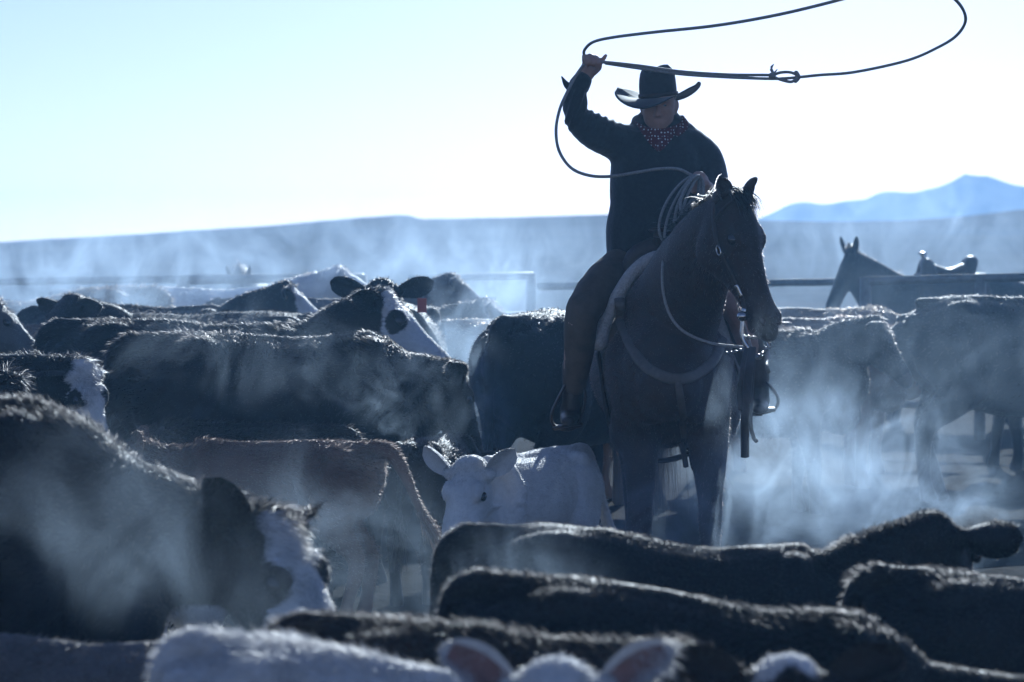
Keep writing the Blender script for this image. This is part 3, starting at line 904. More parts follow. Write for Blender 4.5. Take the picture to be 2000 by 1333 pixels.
def hero_horse():
    P = []
    # trunk, chest to rump; px columns are at their own distance
    cx = lambda Y, px0=1305, px1=1262: at(px0 + (px1 - px0) * (Y - 10.2) / 2.2, 600, Y)[0]
    secs = [(10.12, 1.22, 0.93, 0.15), (10.22, 1.36, 0.86, 0.215), (10.42, 1.45, 0.80, 0.235), (10.65, 1.50, 0.77, 0.265), (10.95, 1.46, 0.77, 0.30),
            (11.3, 1.44, 0.79, 0.315), (11.65, 1.47, 0.84, 0.305), (11.95, 1.50, 0.92, 0.29), (12.2, 1.45, 1.0, 0.24), (12.38, 1.32, 1.08, 0.13)]
    P.append(tube([(cx(y), y, (t + b) / 2) for y, t, b, w in secs], [s[3] for s in secs], [(s[1] - s[2]) / 2 for s in secs], n=22, m=40))
    # shoulders and breast muscles
    for s, e in ((-1, 1240), (1, 1378)):
        c = at(e, 720, 10.3)[0]
        P.append(tube([(c * 0.35 + cx(10.5) * 0.65, 10.62, 1.34), (c - s * 0.0, 10.36, 1.16), (c - s * 0.02, 10.24, 1.02), (c, 10.42, 0.86)], [0.08, 0.13, 0.12, 0.11], [0.10, 0.15, 0.12, 0.11]))
        P.append(ball((c - s * 0.06, 10.17, 1.06), (0.115, 0.09, 0.15)))
    # neck
    P.append(tube([R(1300, 650, -0.28), R(1330, 585, -0.50), R(1360, 518, -0.74), R(1397, 462, -0.95), R(1420, 432, -1.04)],
                  [0.16, 0.15, 0.12, 0.095, 0.08], [0.25, 0.22, 0.185, 0.15, 0.12], up=(-0.5, 0.35, 0.78), n=20, m=26))
    # head: the line of the forehead runs from the poll to the nose
    psi, th = math.radians(47), math.radians(71)
    uh = np.array([math.sin(psi), -math.cos(psi), 0])
    f = uh * math.cos(th) + np.array([0, 0, -math.sin(th)])
    u = uh * math.sin(th) + np.array([0, 0, math.cos(th)])
    l = np.cross(u, f)
    poll = R(1452, 384, -1.10)
    HS = 0.90
    hp = lambda t, a, b: poll + (f * t + l * a + u * b) * HS
    HT = [0.00, 0.07, 0.15, 0.22, 0.30, 0.38, 0.46, 0.53, 0.585, 0.615]
    HA = [0.075, 0.095, 0.104, 0.098, 0.080, 0.066, 0.060, 0.064, 0.060, 0.045]
    HBm = [0.095, 0.130, 0.152, 0.148, 0.118, 0.090, 0.075, 0.074, 0.064, 0.046]
    OF = [0.01, 0.025, 0.024, 0.014, 0.002, -0.008, -0.008, 0.002, -0.004, -0.018]
    P.append(tube([hp(t, 0, o - b) for t, b, o in zip(HT, HBm, OF)], [a * HS * 1.12 for a in HA], [b * HS for b in HBm], up=u, n=20, m=32))
    for s in (-1, 1):
        P.append(ball(hp(0.175, s * 0.074, -0.034), (0.060, 0.032, 0.034), f, l))       # brow
        P.append(ball(hp(0.19, s * 0.060, -0.175), (0.10, 0.050, 0.105), f, l))       # round jowl
        P.append(tube([hp(0.22, s * 0.085, -0.075), hp(0.36, s * 0.062, -0.085)], [0.020, 0.012]))   # facial crest
        P.append(ball(hp(0.545, s * 0.046, -0.030), (0.034, 0.024, 0.026), f, l))       # nostril
    P.append(ball(hp(0.60, 0, -0.085), (0.035, 0.045, 0.035), f, l))
    P.append(ball(hp(0.565, 0, -0.130), (0.035, 0.036, 0.026), f, l))                     # chin
    # fore legs
    def leg(px, Y, fore=True, dx=0.0):
        X = at(px, 900, Y)[0]
        if fore:
            P.append(tube([(X - dx, Y + 0.06, 0.98), (X - dx * 0.4, Y + 0.03, 0.82), (X, Y, 0.58), (X, Y, 0.50), (X, Y + 0.01, 0.33), (X, Y + 0.01, 0.17), (X, Y - 0.05, 0.09), (X, Y - 0.07, 0.04)],
                          [0.12, 0.088, 0.058, 0.056, 0.040, 0.050, 0.042, 0.058], [0.13, 0.10, 0.058, 0.060, 0.044, 0.052, 0.046, 0.062], up=(0, -1, 0), n=14, m=34))
            P.append(ball((X, Y - 0.012, 0.53), (0.058, 0.055, 0.07)))
            P.append(ball((X, Y + 0.015, 0.185), (0.050, 0.054, 0.05)))
        else:
            P.append(tube([(X - dx, Y - 0.10, 1.15), (X - dx * 0.5, Y - 0.16, 0.92), (X, Y - 0.02, 0.70), (X, Y + 0.10, 0.55), (X, Y + 0.06, 0.34), (X, Y + 0.03, 0.17), (X, Y - 0.03, 0.09), (X, Y - 0.05, 0.04)],
                          [0.14, 0.14, 0.085, 0.056, 0.042, 0.052, 0.044, 0.058], [0.24, 0.22, 0.12, 0.072, 0.048, 0.054, 0.048, 0.062], up=(0, -1, 0), n=14, m=34))
        for k in range(1):
            P.append(tube([(X, Y - 0.075, 0.055), (X, Y - 0.085, 0.0)], [0.052, 0.064], [0.056, 0.07], up=(0, -1, 0), m=4))
    leg(1250, 10.33, True, -0.02)
    leg(1388, 10.27, True, 0.02)
    leg(1238, 11.95, False)
    leg(1392, 12.05, False)
    V, F = skin(P, 0.013, 7)
    N = vert_normals(V, F)
    am = np.where(np.linalg.norm(V - hp(0.3, 0, -0.1), axis=1) < 0.45, 0.3, 1.0)
    V = V + N * ((vnoise(V, 6, 41)[:, 0] * 0.006 + vnoise(V, 16, 42)[:, 1] * 0.003) * am)[:, None]
    nb = len(F)
    for s, tip in ((-1, R(1404, 346, -1.12)), (1, R(1475, 346, -1.12))):
        b = hp(-0.005, s * 0.066, -0.052)
        d = tip - b
        L = np.linalg.norm(d)
        v, q = leaf(b, d, (u * 0.6 + l * s * 0.25 + uh * 0.5), L, 0.040, 0.85, 0.014, prof=lambda t: (0.62 + 1.1 * t) * (1 - t ** 2.0) ** 0.75)
        o = len(V)
        V = np.vstack([V, v])
        F += [tuple(i + o for i in a) for a in q]
    me = new_mesh("horse", V - HB, F)
    o = obj("horse", me, [M_BAY], loc=tuple(HB))
    tag(o, "bay saddle horse facing the camera with its head turned to the right", "horse")
    # short coat catching the light
    def wgt(C, N_):
        return 0.35 + np.clip(N_[:, 2] + N_[:, 1] * 0.6, 0, 1)
    def lf(P_, N_):
        b = np.ones(len(P_))
        jaw = np.linalg.norm(P_ - hp(0.3, 0, -0.22), axis=1) < 0.2
        b[jaw] = 1.6
        return b
    fm = fur_mesh("fur", V, F, 60000, 0.009, 0.0016, wgt, lambda P_: np.tile(np.array([0, 0.2, -0.9]), (len(P_), 1)), 0.35, None, 0.2, 20, lf, 4)
    co = np.empty(len(fm.vertices) * 3, np.float32)
    fm.vertices.foreach_get("co", co)
    fm.vertices.foreach_set("co", (co.reshape(-1, 3) - HB).ravel().astype(np.float32))
    obj("fur", fm, M_BAYHAIR, o, kind="stuff")
    # mane along the crest, forelock, tail
    r = np.random.default_rng(9)
    crest = catmull([R(1400, 386, -1.03), R(1368, 398, -0.95), R(1335, 424, -0.80), R(1308, 462, -0.62), R(1292, 505, -0.42)], 60)
    n = 1500
    ii = r.integers(0, 60, n)
    roots = crest[ii] + r.normal(0, 0.012, (n, 3)) - HB
    dirs = np.tile(np.array([0.75, 0.25, 0.35]), (n, 1)) + r.normal(0, 0.3, (n, 3))
    obj("mane", strands_mesh("mane", roots, dirs, r.uniform(0.12, 0.26, n), 0.004, 6, 2.2, 0.25), M_MANE, o, kind="stuff")
    n = 420
    roots = np.array([hp(-0.02, 0, 0.0)]) + np.outer(r.normal(0, 0.03, n), l) + r.normal(0, 0.008, (n, 3)) - HB
    dirs = np.tile(u * 0.5 + f * 0.9 + uh * 0.25, (n, 1)) + r.normal(0, 0.22, (n, 3))
    obj("forelock", strands_mesh("forelock", roots, dirs, r.uniform(0.04, 0.13, n), 0.0035, 5, 1.2, 0.3), M_MANE, o, kind="stuff")
    n = 700
    tr = np.array([cx(12.38), 12.42, 1.30])
    roots = tr + r.normal(0, 0.03, (n, 3)) - HB
    dirs = np.tile(np.array([0.10, 0.35, -0.6]), (n, 1)) + r.normal(0, 0.12, (n, 3))
    obj("tail", strands_mesh("tail", roots, dirs, r.uniform(0.7, 1.05, n), 0.006, 9, 2.5, 0.35), M_MANE, o, kind="stuff")
    wk = np.array([hp(0.585, a, b) for a, b in zip(r.uniform(-0.05, 0.05, 40), r.uniform(-0.06, 0.01, 40))]) - HB
    obj("whiskers", strands_mesh("whiskers", wk, np.tile(u * 0.8 + f * 0.5, (40, 1)) + r.normal(0, 0.35, (40, 3)), r.uniform(0.03, 0.06, 40), 0.0016, 3, 0.3), M_BAYHAIR, o, kind="stuff")
    for s in (-1, 1):
        build("eye", [ball(hp(0.185, s * 0.101, -0.048) - HB, (0.024, 0.016, 0.019), f, l)], M_EYE, o)
        build("nostril", [ball(hp(0.565, s * 0.060, -0.034) - HB, (0.020, 0.010, 0.013), f, l)], M_NOSE, o)
    from mathutils.bvhtree import BVHTree
    bvh = BVHTree.FromPolygons([tuple(v) for v in V], F)
    return o, hp, f, u, l, bvh
horse, hh, hf, hu, hl_, HBVH = hero_horse()
def drape(pts, m=30, lift=0.008, d=(0, 1, 0)):
    """Lay a line of points on the horse's hide along direction d."""
    out = []
    for p in catmull(pts, m):
        h = HBVH.ray_cast(Vector(p - np.asarray(d, float) * 1.5), Vector(d), 3.2)
        q = np.array(h[0]) if h[0] is not None and abs(h[0][1] - p[1]) < 0.45 else p
        out.append(q - np.asarray(d, float) * lift)
    out = np.array(out)
    for _ in range(3):
        out[1:-1] = out[1:-1] * 0.5 + (out[:-2] + out[2:]) * 0.25
    return out

# ------------------------------------------------------------------ tack
M_LEATHER = plain("tack_leather", (0.055, 0.032, 0.022), (0.03, 0.018, 0.013), 30, 0.5, spec=0.45, bmp=0.3)
M_STRAP = plain("breast_collar_leather", (0.14, 0.11, 0.09), (0.09, 0.075, 0.06), 40, 0.55, bmp=0.3)
M_FLEECE = plain("pad_fleece", (0.55, 0.52, 0.49), (0.38, 0.36, 0.34), 90, 0.95, spec=0.1, bmp=1.0, bdist=0.012)
M_STEEL = plain("bit_steel", (0.55, 0.53, 0.5), (0.4, 0.38, 0.36), 60, 0.22, metal=1.0, bmp=0.05)
M_RAWHIDE = plain("rawhide", (0.36, 0.32, 0.27), (0.22, 0.19, 0.16), 120, 0.6, bmp=0.5, bdist=0.004)
def weave():
    m, nt, out = nodes_of("pad_weave")
    w = nt.nodes.new("ShaderNodeTexWave")
    w.inputs["Scale"].default_value = 26
    w.inputs["Distortion"].default_value = 6
    w.inputs["Detail"].default_value = 2
    tc = nt.nodes.new("ShaderNodeTexCoord")
    link(nt, tc.outputs["Object"], w.inputs[0])
    p = nt.nodes.new("ShaderNodeBsdfPrincipled")
    link(nt, ramp(nt, w.outputs[1], 0.45, (0.035, 0.035, 0.045), 0.6, (0.30, 0.28, 0.26)).outputs[0], p.inputs["Base Color"])
    p.inputs["Roughness"].default_value = 0.9
    link(nt, p.outputs[0], out.inputs[0])
    return m
M_WEAVE = weave()

def arch(pts, dirv, depth, th):
    """A sheet draped over the horse's back: the arch pts swept along dirv, with thickness."""
    C = catmull(pts, 30)
    T = np.gradient(C, axis=0)
    T /= np.linalg.norm(T, axis=1)[:, None]
    Nn = np.cross(T, np.tile(np.asarray(dirv, float), (30, 1)))
    Nn /= np.linalg.norm(Nn, axis=1)[:, None]
    V, F = [], []
    k = 6
    for lay in (0, 1):
        for j in range(k + 1):
            V.append(C + np.asarray(dirv) * depth * j / k + Nn * th * lay)
    V = np.concatenate(V)
    o = (k + 1) * 30
    for j in range(k):
        for i in range(29):
            a = j * 30 + i
            F += [(a, a + 1, a + 31, a + 30), (o + a, o + a + 30, o + a + 31, o + a + 1)]
    for i in range(29):
        F += [(i, o + i, o + i + 1, i + 1), (k * 30 + i, k * 30 + i + 1, o + k * 30 + i + 1, o + k * 30 + i)]
    for j in range(k):
        a, b = j * 30, j * 30 + 29
        F += [(a, a + 30, o + a + 30, o + a), (b, o + b, o + b + 30, b + 30)]
    return V, F

padline = [R(1170, 668, -0.22), R(1182, 630, -0.22), R(1206, 580, -0.24), R(1240, 530, -0.26), R(1284, 503, -0.28), R(1330, 520, -0.28), R(1372, 562, -0.26), R(1402, 620, -0.24), R(1414, 675, -0.24)]
back = np.array([-0.03, 1.0, 0.0])
pad = build("saddle_pad", [arch(padline, back, 0.78, 0.018)], M_WEAVE, origin=HB, loc=tuple(HB))
tag(pad, "woven saddle pad with a pale fleece roll on the bay horse's back", "saddle pad")
build("fleece_edge", [tube(padline, [0.040] + [0.030] * 7 + [0.040], m=40)], M_FLEECE, pad, origin=HB)

sb = R(1288, 540, 0.1)
saddle = bpy.data.objects.new("saddle", None)
saddle.location = tuple(sb)
COL.objects.link(saddle)
tag(saddle, "leather western saddle under the rider with bell-shaped stirrups", "saddle")
sk = [p + np.array([0, 0.09, 0.022]) for p in padline[1:-1]]
build("skirt", [arch(sk, back, 0.60, 0.016)], M_LEATHER, saddle, origin=sb)
build("fork", [tube([R(1232, 560, -0.10), R(1240, 505, -0.12), R(1286, 484, -0.14), R(1332, 505, -0.12), R(1344, 560, -0.10)], [0.05, 0.05, 0.045, 0.05, 0.05], [0.045] * 5, m=20)], M_LEATHER, saddle, origin=sb)
horn = build("horn", [tube([R(1286, 490, -0.15), R(1286, 458, -0.19)], [0.024, 0.022]), ball(R(1286, 450, -0.2), (0.045, 0.045, 0.014))], M_LEATHER, saddle, origin=sb)
build("seat", [tube([R(1288, 520, -0.06), R(1286, 548, 0.08), R(1284, 530, 0.28)], [0.13, 0.16, 0.17], [0.03, 0.03, 0.03], m=14)], M_LEATHER, saddle, origin=sb)
build("cantle", [tube([R(1200, 545, 0.27), R(1230, 500, 0.31), R(1284, 484, 0.33), R(1338, 500, 0.31), R(1368, 545, 0.27)], 0.03, 0.02, m=20)], M_LEATHER, saddle, origin=sb)
for s in (-1, 1):
    ex = 1288 + s * 132
    build("fender", [tube([R(1288 + s * 105, 575, 0.04), R(ex, 660, -0.02), R(ex + s * 30, 745, -0.06)], [0.09, 0.085, 0.03], [0.012] * 3, up=(s, -0.2, 0.2), m=14)], M_LEATHER, saddle, origin=sb)
    # bell stirrup: a bent hoop with a wide tread
    if s < 0:
        hoop = [(1104, 752), (1092, 775), (1078, 806), (1080, 828), (1103, 840), (1126, 834), (1138, 806), (1143, 770), (1132, 750), (1118, 745), (1104, 752)]
    else:
        hoop = [(1476, 724), (1492, 742), (1512, 764), (1520, 784), (1512, 800), (1484, 808), (1454, 806), (1442, 786), (1444, 752), (1456, 728), (1476, 724)]
    pts = [R(x, y, -0.16) for x, y in hoop]
    st = build("stirrup", [tube(pts, [0.007] * len(pts), [0.028] * len(pts), up=(0, 1, 0), m=60, n=10, caps=False)], M_LEATHER, saddle, origin=sb)
    build("tread", [tube([R(hoop[3][0] + 4 if s < 0 else 1450, hoop[4][1] - 4 if s < 0 else 802, -0.16), R(hoop[6][0] - 4 if s < 0 else 1510, hoop[5][1] - 4 if s < 0 else 800, -0.16)], 0.012, 0.05, up=(0, 1, 0), m=5)], M_LEATHER, saddle, origin=sb)
build("cinch", [tube([R(1168, 690, 0.0), R(1200, 850, 0.0), R(1290, 900, 0.0), R(1385, 850, 0.0), R(1412, 690, 0.0)], 0.05, 0.012, up=(0, 0, 1), m=26)], M_LEATHER, saddle, origin=sb)

def straps(root, name, pts, w, t, mat, up=(0, -1, 0), m=24):
    return build(name, [tube(pts, w, t, up=up, m=m, n=10)], mat, root, origin=np.array(root.location))
bc0 = R(1300, 735, -0.62)
bcol = bpy.data.objects.new("breast_collar", None)
bcol.location = tuple(bc0)
COL.objects.link(bcol)
tag(bcol, "broad grey leather breast collar hanging across the horse's chest", "breast collar")
straps(bcol, "chest_strap", drape([R(1210, 584, -0.27), R(1216, 630, -0.42), R(1234, 680, -0.55), R(1262, 718, -0.64), R(1305, 738, -0.68), R(1350, 736, -0.68), R(1392, 708, -0.60), R(1412, 660, -0.42)], 40, 0.012), 0.024, 0.007, M_STRAP, m=60)
straps(bcol, "tie_down_strap", drape([R(1320, 738, -0.69), R(1330, 800, -0.63), R(1338, 855, -0.46)], 20, 0.01), 0.016, 0.005, M_STRAP)
straps(bcol, "ring", [R(1348 + 9 * math.cos(a), 882 + 9 * math.sin(a), -0.37) for a in np.linspace(0, 6.3, 14)], 0.004, 0.004, M_STEEL, m=28)
straps(bcol, "loose_tie", [R(1330, 866, -0.40), R(1336, 890, -0.40), R(1340, 912, -0.40)], 0.012, 0.004, M_LEATHER)
straps(bcol, "loose_tie", [R(1350, 890, -0.38), R(1356, 915, -0.36), R(1372, 935, -0.34)], 0.012, 0.004, M_LEATHER)

br0 = hh(0.1, 0, 0)
bridle = bpy.data.objects.new("bridle", None)
bridle.location = tuple(br0)
COL.objects.link(bridle)
tag(bridle, "silver-mounted bridle with curb bit and chain on the bay horse's head", "bridle")
def onhead(t, a, b):
    return hh(t, a, b)
for s in (-1, 1):
    straps(bridle, "cheekpiece", [onhead(0.0, s * 0.105, -0.09), onhead(0.09, s * 0.116, -0.11), onhead(0.20, s * 0.122, -0.115), onhead(0.32, s * 0.092, -0.11), onhead(0.44, s * 0.070, -0.10), onhead(0.50, s * 0.068, -0.105)], 0.010, 0.004, M_LEATHER, up=hl_ * s)
    straps(bridle, "silver_plate", [onhead(0.38, s * 0.083, -0.106), onhead(0.43, s * 0.076, -0.102)], 0.012, 0.004, M_STEEL, up=hl_ * s, m=6)
    straps(bridle, "buckle", [onhead(0.215 + 0.022 * math.cos(a), s * 0.128, -0.114 + 0.011 * math.sin(a)) for a in np.linspace(0, 6.3, 12)], 0.003, 0.003, M_STEEL, m=20)
    straps(bridle, "bit_shank", [onhead(0.49, s * 0.078, -0.10), onhead(0.55, s * 0.084, -0.125), onhead(0.61, s * 0.086, -0.145), onhead(0.66, s * 0.08, -0.135)], 0.011, 0.005, M_STEEL, up=hl_ * s)
    straps(bridle, "concho", [onhead(0.52, s * 0.082, -0.11), onhead(0.52, s * 0.093, -0.11)], 0.021, 0.021, M_STEEL, up=hf, m=4)
straps(bridle, "crown_strap", [onhead(0.0, -0.105, -0.09), onhead(-0.03, -0.06, -0.03), onhead(-0.04, 0, -0.015), onhead(-0.03, 0.06, -0.03), onhead(0.0, 0.105, -0.09)], 0.010, 0.004, M_LEATHER, up=hu)
straps(bridle, "ear_loop", [onhead(0.08, -0.116, -0.105), onhead(0.04, -0.10, -0.05), onhead(0.0, -0.045, 0.005), onhead(-0.03, -0.03, -0.02)], 0.006, 0.004, M_LEATHER, up=hu)
# chains: every link its own little ring
def chain(root, a, b, sag, n, name="chain_link", r=0.009):
    for k in range(n):
        t = (k + 0.5) / n
        c = a * (1 - t) + b * t + np.array([0, 0, -sag * 4 * t * (1 - t)])
        d = norm(b - a)
        up = norm([0, -0.6, 0.8]) if k % 2 else norm([0, -1, -0.3])
        sd = norm(np.cross(d, up))
        ring = [c + d * r * 1.25 * math.cos(q) + sd * r * 0.75 * math.sin(q) for q in np.linspace(0, 2 * math.pi, 9)]
        build(name, [tube(ring, 0.0028, m=9, n=5, caps=False)], M_STEEL, root, origin=np.array(root.location))
bl, brr = onhead(0.655, -0.08, -0.14), onhead(0.655, 0.08, -0.14)
chain(bridle, bl, brr, 0.035, 12)
chain(bridle, onhead(0.60, -0.07, -0.15), onhead(0.60, 0.07, -0.15), 0.008, 9)
chain(bridle, bl, R(1418, 690, -1.0), 0.005, 9)
straps(bridle, "rein", [bl + np.array([0, 0.02, 0]), R(1395, 672, -1.08), R(1342, 652, -0.98), R(1312, 622, -0.92), R(1296, 575, -0.86), R(1294, 520, -0.75), R(1304, 478, -0.55), R(1330, 420, -0.50), R(1368, 372, -0.42)], 0.006, 0.006, M_RAWHIDE, m=60)
straps(bridle, "rein", [brr, R(1478, 700, -1.05), R(1455, 640, -0.9), R(1425, 540, -0.8), R(1398, 440, -0.55), R(1374, 372, -0.40)], 0.006, 0.006, M_RAWHIDE, m=50)
straps(bridle, "rein_tassel", [brr + np.array([0, 0, -0.01]), R(1498, 715, -1.33), R(1502, 728, -1.33)], 0.008, 0.004, M_LEATHER)
straps(bridle, "bit_tie", [bl, R(1449, 730, -1.3), R(1446, 800, -1.27)], 0.010, 0.004, M_LEATHER)
straps(bridle, "bit_tie", [bl + np.array([0.02, 0, 0]), R(1456, 800, -1.25), R(1455, 893, -1.2)], 0.017, 0.004, M_LEATHER)
straps(bridle, "bit_tie", [bl + np.array([0.03, 0, 0]), R(1466, 815, -1.25), R(1471, 852, -1.24), R(1478, 863, -1.26)], 0.008, 0.004, M_LEATHER)

# ------------------------------------------------------------------ the rider
M_SKIN = plain("skin", (0.42, 0.25, 0.19), (0.34, 0.19, 0.14), 40, 0.55, bmp=0.25, bdist=0.003)
M_JACKET = plain("jacket_wool", (0.018, 0.020, 0.022), (0.030, 0.032, 0.034), 60, 0.9, spec=0.15, bmp=0.5, bdist=0.006, sheen=0.5)
M_CHAPS = plain("chaps_leather", (0.115, 0.082, 0.058), (0.07, 0.05, 0.036), 18, 0.7, spec=0.25, bmp=0.5, bdist=0.008)
M_HAT = plain("hat_felt", (0.016, 0.016, 0.018), (0.028, 0.028, 0.030), 50, 0.75, spec=0.3, bmp=0.2, bdist=0.003, sheen=0.2)
M_BOOT = plain("boot_leather", (0.04, 0.026, 0.02), (0.025, 0.016, 0.012), 30, 0.45, spec=0.5)
M_ROPE = plain("rope_fibre", (0.30, 0.29, 0.27), (0.17, 0.165, 0.155), 180, 0.7, bmp=0.6, bdist=0.003)
def bandana():
    m, nt, out = nodes_of("bandana_cotton")
    v = nt.nodes.new("ShaderNodeTexVoronoi")
    v.inputs["Scale"].default_value = 70
    v.inputs["Randomness"].default_value = 0.35
    tc = nt.nodes.new("ShaderNodeTexCoord")
    link(nt, tc.outputs["Object"], v.inputs["Vector"])
    c = ramp(nt, v.outputs["Distance"], 0.24, (0.70, 0.66, 0.62), 0.32, (0.10, 0.018, 0.024)).outputs[0]
    p = nt.nodes.new("ShaderNodeBsdfPrincipled")
    link(nt, c, p.inputs["Base Color"])
    p.inputs["Roughness"].default_value = 0.85
    link(nt, p.outputs[0], out.inputs[0])
    return m
M_BAND = bandana()
PB = R(1280, 540, 0.05)                        # where he sits

head = []
hc = R(1287, 206, 0.015)                         # middle of the skull
fwd = norm([-0.12, -0.98, -0.12])
rgt = norm(np.cross(fwd, [0, 0, 1]))           # towards picture left
rgt = -rgt
upv = norm(np.cross(rgt, fwd))
if upv[2] < 0:
    upv = -upv
def hq(x, z, y):
    """x to the picture right, z up, y forward out of the face, in metres from the middle of the skull."""
    return hc + (rgt * x + upv * z + fwd * y) * 0.90
head.append(ball(hq(0, 0.012, -0.012), (0.066, 0.082, 0.070), rgt, fwd))
head.append(tube([hq(0, 0.03, 0.028), hq(0, -0.02, 0.035), hq(0, -0.075, 0.04), hq(0, -0.118, 0.052)], [0.072, 0.072, 0.064, 0.040], [0.062, 0.062, 0.055, 0.038], up=fwd, m=12, n=18))
head.append(ball(hq(0, -0.122, 0.068), (0.032, 0.024, 0.022), rgt, fwd))         # chin
head.append(tube([hq(0, 0.012, 0.098), hq(0, -0.02, 0.110), hq(0, -0.040, 0.120)], [0.010, 0.012, 0.017], [0.012, 0.013, 0.012], up=fwd, m=8))   # nose
head.append(ball(hq(0, 0.030, 0.088), (0.058, 0.020, 0.012), rgt, fwd))            # brow
for s in (-1, 1):
    head.append(ball(hq(s * 0.046, -0.022, 0.070), (0.024, 0.022, 0.022), rgt, fwd))   # cheek
    head.append(ball(hq(s * 0.014, -0.046, 0.104), (0.009, 0.012, 0.008), rgt, fwd))
    head.append(ball(hq(s * 0.080, -0.012, 0.000), (0.012, 0.020, 0.034), rgt, fwd + upv * 0.0))   # ear
    head.append(ball(hq(s * 0.088, -0.002, -0.012), (0.010, 0.017, 0.026), rgt, fwd))
head.append(tube([hq(-0.026, -0.076, 0.088), hq(0, -0.073, 0.097), hq(0.026, -0.076, 0.088)], 0.007, 0.005, up=upv, m=8))    # lips
head.append(tube([hq(-0.022, -0.088, 0.086), hq(0, -0.088, 0.094), hq(0.022, -0.088, 0.086)], 0.008, 0.006, up=upv, m=8))
head.append(tube([hq(0, -0.08, -0.01), R(1284, 285, 0.04)], [0.058, 0.066], m=8))
body = list(head)
# trunk, arms and legs inside the clothes
body.append(tube([R(1284, 285, 0.05), R(1284, 320, 0.05), R(1276, 420, 0.06), R(1270, 500, 0.08), R(1275, 535, 0.08)], [0.10, 0.165, 0.14, 0.15, 0.15], [0.07, 0.10, 0.09, 0.10, 0.09], up=(0, -1, 0), n=18, m=20))
body.append(tube([R(1225, 285, 0.03), R(1170, 262, -0.02), R(1124, 232, -0.06), R(1128, 195, -0.09), R(1139, 158, -0.12)], [0.06, 0.05, 0.042, 0.036, 0.029], m=20))
body.append(tube([R(1355, 290, 0.05), R(1388, 345, 0.0), R(1392, 388, -0.10), R(1382, 372, -0.28), R(1376, 364, -0.34)], [0.055, 0.048, 0.042, 0.036, 0.03], m=20))
body.append(tube([R(1235, 520, 0.06), R(1180, 560, -0.12), R(1136, 612, -0.28), R(1126, 680, -0.22), R(1118, 760, -0.14)], [0.085, 0.075, 0.06, 0.055, 0.04], m=22))
body.append(tube([R(1335, 520, 0.06), R(1392, 560, -0.12), R(1440, 612, -0.26), R(1462, 680, -0.22), R(1482, 745, -0.14)], [0.085, 0.075, 0.06, 0.055, 0.04], m=22))
# throwing hand: back of the hand to the camera, fingers closed on the rope, forefinger reaching along it
body.append(tube([R(1137, 160, -0.12), R(1146, 144, -0.125), R(1154, 128, -0.13)], [0.028, 0.036, 0.041], [0.022, 0.022, 0.021], up=(0, -1, 0), m=12))
for k, (kx, ky) in enumerate(((1141, 114), (1152, 113), (1163, 116))):
    body.append(tube([R(1143 + k * 9, 132 - k, -0.13), R(kx, ky, -0.150), R(kx + 1, ky - 4, -0.175), R(kx + 5, ky + 7, -0.205), R(kx + 6, ky + 16, -0.185)], [0.0115, 0.0118, 0.0112, 0.0100, 0.009], m=18, n=10))
body.append(tube([R(1165, 132, -0.14), R(1174, 122, -0.17), R(1181, 112, -0.18), R(1183, 109, -0.18)], [0.0130, 0.0115, 0.0100, 0.009], m=12, n=10))
body.append(tube([R(1160, 142, -0.14), R(1170, 133, -0.18), R(1172, 125, -0.20)], [0.0150, 0.0130, 0.011], m=10, n=10))
# rein hand closed round the coils
body.append(tube([R(1380, 368, -0.33), R(1374, 362, -0.38), R(1369, 358, -0.41)], [0.03, 0.04, 0.042], [0.024, 0.026, 0.026], up=(0, -0.5, 1), m=10))
for k in range(4):
    y = 345 + k * 9.5
    body.append(tube([R(1374, y + 2, -0.40), R(1361, y, -0.44), R(1354, y + 1, -0.42), R(1356, y + 3, -0.385)], [0.0125, 0.0120, 0.0115, 0.010], m=12, n=10))
body.append(tube([R(1378, 350, -0.38), R(1370, 341, -0.41), R(1360, 339, -0.42)], [0.0140, 0.0130, 0.011], m=10, n=10))
V, F = skin(body, 0.0068, 2)
person = obj("person", new_mesh("person", V - PB, F), M_SKIN, loc=tuple(PB))
tag(person, "rider in dark jacket and cowboy hat swinging a rope overhead from the saddle", "person")
for s in (-1, 1):
    build("eye", [ball(hq(s * 0.031, 0.004, 0.087) - PB, (0.012, 0.009, 0.007), rgt, fwd)], M_EYE, person)
# short hair below the hat
r = np.random.default_rng(2)
n = 900
a = r.uniform(0.55, 5.7, n)
roots = np.array([hq(0.081 * math.sin(t), z, -0.015 + 0.1 * math.cos(t)) for t, z in zip(a, r.uniform(-0.03, 0.05, n))]) - PB
obj("hair", strands_mesh("hair", roots, np.tile(np.array([0, 0.1, -1.0]), (n, 1)) + r.normal(0, 0.2, (n, 3)), r.uniform(0.01, 0.025, n), 0.002, 3), furmat("hair_grey_short", (0.16, 0.14, 0.12)), person, kind="stuff")

# jacket
jk = []
jk.append(tube([R(1286, 262, 0.05), R(1287, 290, 0.04), R(1286, 330, 0.03), R(1277, 400, 0.04), R(1262, 450, 0.05), R(1250, 498, 0.05)],
               [0.11, 0.195, 0.215, 0.196, 0.172, 0.150], [0.10, 0.125, 0.14, 0.135, 0.13, 0.14], up=(0, -1, 0), n=24, m=34))
jk.append(tube([R(1284, 300, 0.05), R(1288, 270, 0.06), R(1294, 246, 0.07)], [0.14, 0.132, 0.118], [0.11, 0.105, 0.09], up=(0, -1, 0), n=22, m=10))     # high collar
jk.append(tube([R(1248, 236, 0.09), R(1245, 262, 0.02), R(1262, 300, -0.07)], [0.032, 0.04, 0.03], [0.025, 0.03, 0.02]))
jk.append(tube([R(1330, 236, 0.09), R(1340, 262, 0.03), R(1322, 304, -0.07)], [0.040, 0.05, 0.03], [0.03, 0.035, 0.02]))
